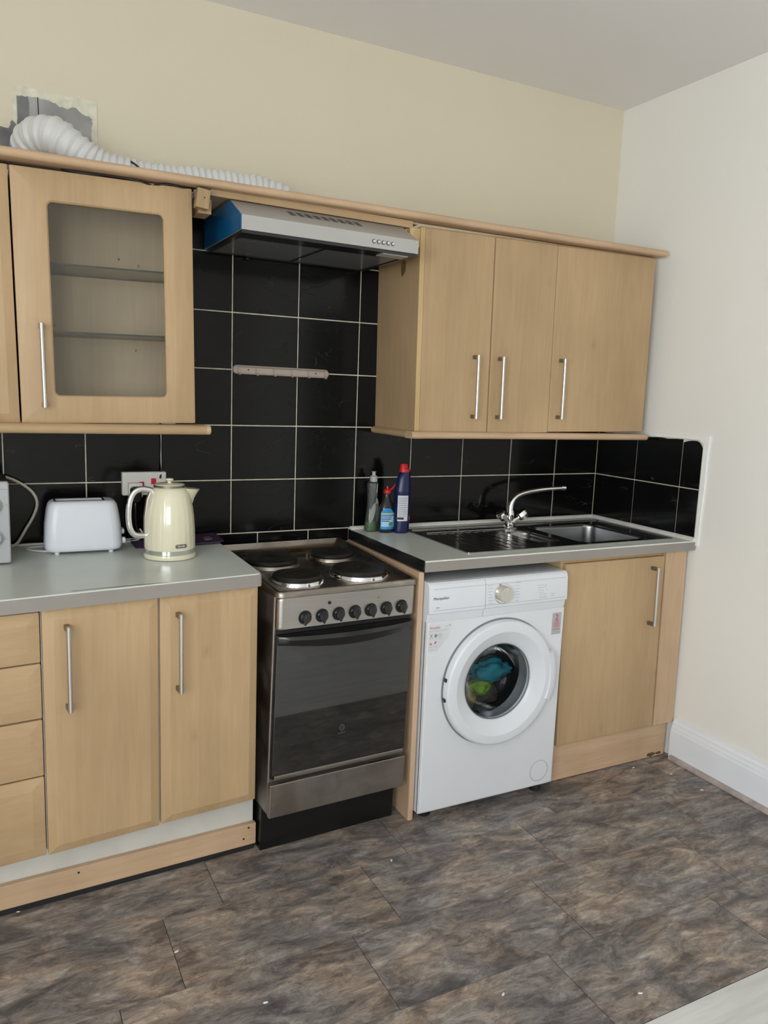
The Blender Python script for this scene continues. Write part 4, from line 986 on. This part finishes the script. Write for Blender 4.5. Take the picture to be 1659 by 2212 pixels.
# ------------------------------------------------------------------ hook rail on the tiles
hr = thing('hook_rail', 'beige plastic hook rail with six hooks on the black tiles', 'hook rail', (-1.523, -.012, 1.49))
HRT = tilt(-1.523, 1.5005, -.35)
MB(HRT).loft([[(x, y, zz) for x, zz in rrect(-1.7045+i, -1.3415-i, 1.485+i, 1.5165-i, .0157-i, 6)] for y, i in ((-.0085, 0), (-.016, 0), (-.0185, .002), (-.0185, .004), (-.0155, .0055))]).build('plate', plain('beige_plastic', (.42, .345, .29), .45, var=.05), hr, 40)
MB(HRT).box(-1.690, -1.356, -.021, -.0182, 1.5095, 1.5125, .0008).build('groove', NICKEL_D, hr)
for k in range(6):
    x = -1.685 + k*.0650
    h = MB(HRT).box(x-.0012, x+.0012, -.0215, -.015, 1.491, 1.510, .0004).build('hook', bpy.data.materials['beige_plastic'], hr)
    MB(HRT).tube(smooth_path([(x, -.018, 1.492), (x+.001, -.025, 1.4855), (x+.0025, -.0315, 1.484), (x+.0035, -.034, 1.4895)], 4), .0022, 8).build('hook_tip', bpy.data.materials['beige_plastic'], h)
for x in (-1.648, -1.393): MB(HRT).lathe([(.0026, 0), (.0026, .001), (.001, .0013)], (x, -.0155, 1.5005), 'y', 10).build('screw_hole', BLACKM, hr)

# ------------------------------------------------------------------ socket, plug, cables
so = thing('wall_socket', 'white double wall socket with red switches behind the kettle', 'socket', (-2.01, -.01, 1.10))
MB().loft([[(x, y, zz) for x, zz in rrect(-2.0815+i, -1.9375-i, 1.068+i, 1.1465-i, .004, 3)] for y, i in ((-.0085, 0), (-.028, 0), (-.0305, .002))]).build('plate', SOCKW, so, 30)
for x, zz in ((-2.0195, 1.094), (-1.980, 1.105)):
    MB().box(x-.008, x+.008, -.034, -.030, zz, zz+.020, .001).build('switch', RED, so)
pg = thing('plug', 'white and black plug pushed into the left side of the socket', 'plug', (-2.04, -.05, 1.09))
MB().box(-2.0645, -2.0185, -.052, -.0308, 1.064, 1.112, .004).build('body', SOCKW, pg)
MB().loft([[(x, y, zz) for x, zz in rrect(-2.0605+i, -2.0225-i, 1.046+i*.5, 1.101-i*1.2, .012, 4)] for y, i in ((-.052, 0), (-.064, .002), (-.070, .008))]).build('cap', BLACKP, pg, 40)
tag(MB().tube(smooth_path([(-2.044, -.060, 1.054), (-2.046, -.060, 1.02), (-2.04, -.050, .96), (-2.02, -.045, .925), (-1.99, -.06, .914)], 6), .0032, 8).build('plug_cable', BLACKP), 'black cable hanging from the plug behind the toaster', 'cable')
tag(MB().tube(smooth_path([(-1.9525, -.0095, 1.315), (-1.9505, -.013, 1.26), (-1.951, -.013, 1.20), (-1.952, -.020, 1.155), (-1.958, -.034, 1.125)], 6), .0034, 8).build('hanging_cable', BLACKP), 'black cable hanging down the tiles to the socket', 'cable')
tag(MB().tube(smooth_path([(-2.62, -.028, 1.10), (-2.55, -.030, 1.135), (-2.475, -.030, 1.143), (-2.42, -.030, 1.133), (-2.365, -.030, 1.098), (-2.343, -.030, 1.058), (-2.352, -.030, 1.015), (-2.38, -.032, .965), (-2.402, -.034, .928), (-2.42, -.036, .9155)], 6), .0046, 10).build('microwave_cable', CABLEW), 'cream power cable looping down behind the microwave', 'cable')
tag(MB().tube(smooth_path([(-2.24, -.10, .9142), (-2.31, -.135, .9142), (-2.355, -.115, .9142), (-2.38, -.080, .9142), (-2.36, -.058, .9142), (-2.25, -.045, .9142), (-2.15, -.042, .9142), (-2.06, -.045, .9142), (-2.02, -.040, .930), (-2.028, -.040, .955)], 6), .0032, 8).build('toaster_cable', plain('white_cable', (.66, .67, .66), .4)), 'thin white cable coiled behind the toaster on the worktop', 'cable')

# ------------------------------------------------------------------ toaster
to = thing('toaster', 'white two-slice toaster on the left worktop', 'toaster', (-2.215, -.13, .91))
tz = .9185
TT = rot2(-2.215, -.13, -1.0)
m = MB(TT); tx0, tx1, ty0, ty1 = -2.332, -2.104, -.192, -.068
L = []
for zz, i, r in ((tz, .012, .025), (tz+.002, .006, .028), (tz+.008, .002, .030), (tz+.02, .0, .030), (tz+.08, .003, .030), (tz+.125, .009, .030), (tz+.142, .013, .030), (tz+.150, .018, .028), (tz+.1545, .025, .024), (tz+.156, .034, .018)):
    L.append([(x, y, zz) for x, y in rrect(tx0+i, tx1-i, ty0+i*.75, ty1-i*.75, r, 5)])
L.append([(x, y, tz+.156) for x, y in rrect(tx0+.032, tx1-.052, ty0+.030, ty1-.030, .006, 5)])
L.append([(x, y, tz+.10) for x, y in rrect(tx0+.032, tx1-.052, ty0+.030, ty1-.030, .006, 5)])
m.loft(L).build('body', TOASTW, to, 40)
MB(TT).ring(rrect(tx0+.030, tx1-.050, ty0+.028, ty1-.028, .007, 4), rrect(tx0+.036, tx1-.056, ty0+.034, ty1-.034, .005, 4), 'z', tz+.1555, tz+.1570).build('slot_rim', BLACKP, to)
MB(TT).box(tx0+.033, tx1-.053, ty0+.031, ty1-.031, tz+.128, tz+.130).build('slot_floor', BLACKM, to)
MB(TT).box(-2.1085, -2.094, -.150, -.112, .962, .978, .004).build('lever', TOASTW, to)
MB(TT).lathe([(.010, 0), (.010, .008), (.008, .010)], (-2.104, -.165, .945), 'x', 16).build('browning_knob', TOASTW, to)
for x in (-2.297, -2.139):
    for y in (-.172, -.09): MB(TT).lathe([(.0065, .9103), (.0075, .913), (.0075, tz+.003)], (x, y, 0), n=12).build('foot', TOASTW, to)

# ------------------------------------------------------------------ kettle
kt = thing('kettle', 'cream ribbed kettle with chrome handle and base band', 'kettle', (-1.980, -.285, .91))
kx, ky, kz = -1.981, -.287, .910
MB().lathe([(.070, .0005), (.078, .002), (.0795, .008), (.078, .014), (.0745, .016)], (kx, ky, kz), n=48).build('power_base', KCREAM, kt)
MB().lathe([(.0735, .0155), (.0765, .016), (.0768, .028), (.0745, .029)], (kx, ky, kz), n=48).build('chrome_band', CHROME, kt)
m = MB(); L = []; nk = 144
for h, r in ((.0285, .0755), (.034, .0765), (.06, .0765), (.09, .0757), (.12, .0735), (.15, .0695), (.172, .0645), (.188, .0595), (.198, .0545), (.204, .0495), (.2065, .0455)):
    amp = .0007*min(1, max(0, (.19-h)/.05))
    L.append([(kx + (r+amp*abs(math.sin(12*2*PI*k/nk)))*math.cos(2*PI*k/nk), ky + (r+amp*abs(math.sin(12*2*PI*k/nk)))*math.sin(2*PI*k/nk), kz+h) for k in range(nk)])
m.loft(L).build('body', KCREAM, kt, 60)
MB().lathe([(.0465, .205), (.0480, .207), (.0480, .211), (.046, .2125)], (kx, ky, kz), n=40).build('lid_band', NICKEL_D, kt)
ld = MB().lathe([(.046, .2115), (.0455, .214), (.038, .2165), (.020, .2185), (.008, .219)], (kx, ky, kz), n=40).build('lid', KCREAM, kt)
MB().lathe([(.0065, .218), (.006, .222), (.010, .224), (.0125, .227), (.0118, .230), (.007, .2315)], (kx, ky, kz), n=24).build('lid_knob', KCREAM, ld)
# spout: lip flaring out of the shoulder on the right
m = MB()
for_l = []
for t, h, w, rr in ((0, .150, .006, .0685), (.35, .172, .012, .0755), (.7, .187, .018, .0845), (1, .199, .022, .0935)):
    for_l.append([(kx+.045, ky-w-.006, kz+h+.004), (kx+rr-.012, ky-w, kz+h), (kx+rr, ky, kz+h-.001), (kx+rr-.012, ky+w, kz+h), (kx+.045, ky+w+.006, kz+h+.004)])
m.loft(for_l).build('spout', KCREAM, kt, 50)
hp = smooth_path([(kx-.054, ky-.002, kz+.196), (kx-.080, ky-.004, kz+.2015), (kx-.102, ky-.005, kz+.196), (kx-.116, ky-.006, kz+.177), (kx-.1225, ky-.006, kz+.145), (kx-.1225, ky-.006, kz+.108), (kx-.116, ky-.005, kz+.082), (kx-.102, ky-.004, kz+.069), (kx-.074, ky-.002, kz+.0665)], 6)
MB().tube(hp, .0074, 16, flat=1.2).build('handle', CHROME, kt, 60)
MB().tube([Vector((kx-.0735, ky-.003, kz+.060)), Vector((kx-.0735, ky-.003, kz+.12)), Vector((kx-.066, ky-.003, kz+.170)), Vector((kx-.057, ky-.003, kz+.192))], .0070, 10).build('handle_mount', NICKEL_D, kt)
bx = kx+.0185; by = ky - math.sqrt(.0772**2-.0185**2)
BF = rot2(bx, by, 13.8)
bd = MB(BF).loft([[(x, y, zz) for x, zz in rrect(bx-.0185+i, bx+.0185-i, kz+.0375+i, kz+.0485-i, .005, 4)] for y, i in ((by+.0015, 0), (by-.0008, 0), (by-.0014, .0012))]).build('badge', NICKEL_D, kt)
text('badge_word', 'Breville', .0085, WHITEP, bd, (bx, by-.0016, kz+.0405), fn=BF, align='CENTER', stretch=.9)

for ch in kt.children_recursive:
    for v in ch.data.vertices: v.co.z = .91+(v.co.z-.91)*1.065; v.co.y -= .007

# purple mat and microwave
m = MB(); pl_ = [(x, y) for x, y in rrect(-2.06, -1.768, -.158, -.018, .018, 5)]
inn = [(x, y) for x, y in rrect(-1.822, -1.792, -.112, -.062, .010, 5)]
m.ring(pl_, inn, 'z', .9105, .9135)
for v in m.bm.verts: v.co.z += max(0, (v.co.x+1.86))*.10 + max(0, v.co.y+.10)*.05
tag(m.build('cutting_mat', PURPLE), 'thin purple plastic cutting mat with a hand hole behind the kettle', 'chopping mat')
mw = thing('microwave', 'silver grey microwave cut off at the left end of the worktop', 'microwave', (-2.65, -.2, .91))
MB().box(-2.868, -2.4310, -.262, -.050, .921, 1.150, .006).build('body', BLACKM, mw)
MB().loft([[(x, y, zz) for x, zz in rrect(-2.870+i, -2.4275-i, .9155+i, 1.1520-i, .007, 4)] for y, i in ((-.262, 0), (-.273, 0), (-.277, .003))]).build('fascia', GREYP, mw, 30)
MB().box(-2.855, -2.545, -.2795, -.276, .935, 1.137, .002).build('door_window', BLACKP, mw)
MB().box(-2.530, -2.433, -.2776, -.2765, 1.1295, 1.1310).build('panel_line', GREYINK, mw)
for zz in (1.084, .991):
    kb = MB().lathe([(.0245, 0), (.0250, .002), (.022, .003), (.0205, .016), (.018, .018), (.006, .018)], (-2.4715, -.2768, zz), 'y', 32).build('dial', GREYP, mw)
    MB().lathe([(.0262, 0), (.0262, .0008), (.0245, .001)], (-2.4715, -.2768, zz), 'y', 32, cap0=False, cap1=False).build('dial_ring', GREYINK, kb)
m = MB()
for x, zz, w in ((-2.4405, 1.106, .004), (-2.4385, 1.0845, .006), (-2.4375, 1.0, .003), (-2.444, .985, .004), (-2.4375, .986, .003)): m.box(x, x+w, -.2776, -.2766, zz, zz+.0015)
tag(m.build('dial_marks', GREYINK, mw), kind='stuff')
for x in (-2.83, -2.46):
    for y in (-.235, -.075): MB().lathe([(.012, .9103), (.013, .913), (.011, .9225)], (x, y, 0), n=14).build('foot', BLACKM, mw)

# ------------------------------------------------------------------ bottles by the sink
def at(x, y): return (x, y, .9101)
b = thing('soap_bottle', 'clear waisted bottle with a little green soap left', 'bottle', at(-1.166, -.062))
bx, by, bz = -1.166, -.062, .9103
body = [(.026, .0), (.0295, .003), (.0300, .010), (.0270, .045), (.0225, .085), (.0205, .115), (.0215, .150), (.0235, .178), (.0240, .186)]
MB().lathe(body + [(.018, .190), (.013, .194)], (bx, by, bz), n=28, sy=.75).build('body', BOTC, b, 60)
MB().lathe([(.0250, .002), (.0285, .004), (.0288, .010), (.0265, .034), (.0262, .036)], (bx, by, bz), n=28, sy=.74).build('soap', LIQG, b)
cp = MB().lathe([(.0145, .192), (.0150, .194), (.0145, .212), (.011, .2145), (.0075, .216), (.0065, .226), (.0090, .229), (.0088, .231)], (bx+.003, by, bz), n=20).build('cap', plain('grey_cap', (.42, .44, .44), .4), b)
for (x0, z0, x1, z1, w) in ((-.016, .046, .000, .105, .010), (.016, .052, .008, .125, .0095)):
    L = []; 
    for k in range(13):
        t = k/12; ww = w*math.sin(PI*min(1, max(.03, t)))**.6; xx = x0+(x1-x0)*t; hh = z0-.012+(z1-z0+.02)*t
        rr = .0235
        L.append([(bx+xx-ww, by-.75*math.sqrt(max(1e-6, .0305**2-(xx-ww)**2))-.0005, bz+hh), (bx+xx+ww, by-.75*math.sqrt(max(1e-6, .0305**2-min(.03, abs(xx+ww))**2))-.0005, bz+hh)])
    m = MB(); m.loft(L, False, False, closed=False)
    o_ = m.build('label', LEAF, b)
b = thing('detergent_bottle', 'dark translucent detergent bottle with blue label and red cap', 'bottle', at(-1.121, -.098))
bx, by = -1.1205, -.098
MB().lathe([(.028, 0), (.0315, .003), (.0325, .012), (.0325, .080), (.0300, .098), (.022, .116), (.0135, .130), (.0105, .140), (.0105, .152)], (bx, by, bz), n=32, sy=.72).build('body', BOTD, b, 60)
MB().lathe([(.0270, .002), (.0303, .005), (.0315, .013), (.0313, .078), (.0300, .082)], (bx, by, bz), n=32, sy=.70).build('soap', LIQD, b)
cp = MB().lathe([(.0135, .150), (.0150, .152), (.0150, .162), (.0120, .166), (.005, .168), (.004, .178)], (bx, by, bz), n=20).build('cap', RED, b)
MB().tube([(bx+.008, by, bz+.160), (bx+.022, by-.002, bz+.170), (bx+.034, by-.003, bz+.186)], [.0045, .004, .003], 8).build('cap_spout', RED, cp)
def curved(m, bx, by, r, sy, a0, a1, zl, zh, n=10, off=.0006):
    L = []
    for k in range(n+1):
        a = a0+(a1-a0)*k/n; z1_ = zh(k/n) if callable(zh) else zh
        L.append([(bx+(r+off)*math.cos(a), by+(r+off)*sy*math.sin(a), bz+zl), (bx+(r+off)*math.cos(a), by+(r+off)*sy*math.sin(a), bz+z1_)])
    m.loft(L, False, False, closed=False); return m
A_, B_ = math.radians(205), math.radians(318)
lb = curved(MB(), bx, by, .0325, .72, A_, B_, .014, lambda t: .070+.026*math.sin(PI*min(1, t*1.05+.02))**.6).build('label', LABB, b)
curved(MB(), bx, by, .0325, .72, math.radians(212), math.radians(311), .024, .0655, off=.0011).build('label_panel', LABL, lb)
curved(MB(), bx, by, .0325, .72, math.radians(208), math.radians(312), .071, .0765, off=.0012).build('label_band', LABY, lb)
for k, (a, c, z0, z1) in enumerate(((215, 290, .060, .063), (214, 285, .052, .056), (216, 270, .044, .048))):
    curved(MB(), bx, by, .0325, .72, math.radians(a), math.radians(c), z0, z1, 6, .0015).build('label_line', LABN, lb)
curved(MB(), bx, by, .0325, .72, math.radians(268), math.radians(300), .026, .042, 6, .0015).build('label_mark', LABG, lb)
b = thing('bleach_bottle', 'tall navy blue bleach bottle with red cap and white label', 'bottle', at(-1.066, -.122))
bx, by = -1.0675, -.122
bl_ = [(.028, 0, 0), (.031, .003, 0), (.0315, .008, 0), (.0315, .046, 0), (.0310, .05, 0), (.0318, .10, 0), (.0325, .150, 0), (.0335, .153, 0), (.0330, .165, 0), (.0305, .185, .001), (.0270, .210, .003), (.0235, .232, .005), (.0200, .238, .006)]
m = MB(); m.loft([[(bx+dx+r*math.cos(2*PI*k/32), by+r*.78*math.sin(2*PI*k/32), bz+h + (max(0, h-.22)*.4)*math.cos(2*PI*k/32)) for k in range(32)] for r, h, dx in bl_]); m.build('body', NAVY, b, 50)
m = MB(); m.loft([[(bx+dx+r*math.cos(2*PI*k/24), by+r*.8*math.sin(2*PI*k/24), bz+h) for k in range(24)] for r, h, dx in ((.0215, .233, .006), (.0222, .237, .006), (.0210, .246, .0055), (.0170, .250, .003), (.0155, .262, .002), (.013, .2655, .002))]); m.build('cap', RED, b, 30)
lb = curved(MB(), bx, by, .0328, .78, math.radians(215), math.radians(292), .048, .146).build('label', LABW, b)
for k in range(11):
    z0 = .136-.0072*k; curved(MB(), bx, by, .0328, .78, math.radians(222), math.radians(270+random.uniform(0, 16)), z0, z0+.0022, 5, .0012).build('label_line', GREYINK, lb)
curved(MB(), bx, by, .0328, .78, math.radians(217), math.radians(262), .054, .062, 5, .0012).build('label_bold', INK, lb)
curved(MB(), bx, by, .0328, .78, math.radians(303), math.radians(322), .052, .066, 5, .0009).build('label_tab', plain('coral_tab', (.55, .10, .09), .5), b)

# ------------------------------------------------------------------ specks on the floor
random.seed(11)
base = None
for x, y, w in ((-2.451, -.556, 'under the plinth board at the far left of the floor'), (-.227, -.600, 'near the chipped plinth under the sink cabinet'), (-.116, -.839, 'on the rightmost floor tile close to the skirting'),
             (-1.09, -1.495, 'close to the pale laminate boards'), (-1.938, -1.141, 'in the middle of the bottom of the photo'), (-2.092, -.886, 'on a tile joint in front of the double-door cabinet'),
             (-1.401, -.760, 'in front of the cooker base'), (-.127, -.700, 'in the floor corner by the worn edging strip'), (-1.403, -1.356, 'two tile rows out from the washing machine')):
    if base is None:
        m = MB(); m.loft([[(.007, 0, 0), (.002, .003, 0), (-.006, .002, 0), (-.007, -.002, 0), (.003, -.003, 0)], [(.005, 0, .0016), (.002, .002, .002), (-.004, .001, .0016), (-.005, -.001, .0014), (.002, -.002, .0018)]])
        o_ = base = m.build('paint_flake', plain('white_flake', (.8, .8, .78), .8))
    else:
        o_ = base.copy(); COL.objects.link(o_)
    tag(o_, 'tiny white paint flake ' + w, 'flake', 'white flakes on the floor')
    o_.location = (x, y, .0002); o_.rotation_euler = (0, 0, random.uniform(0, 6))
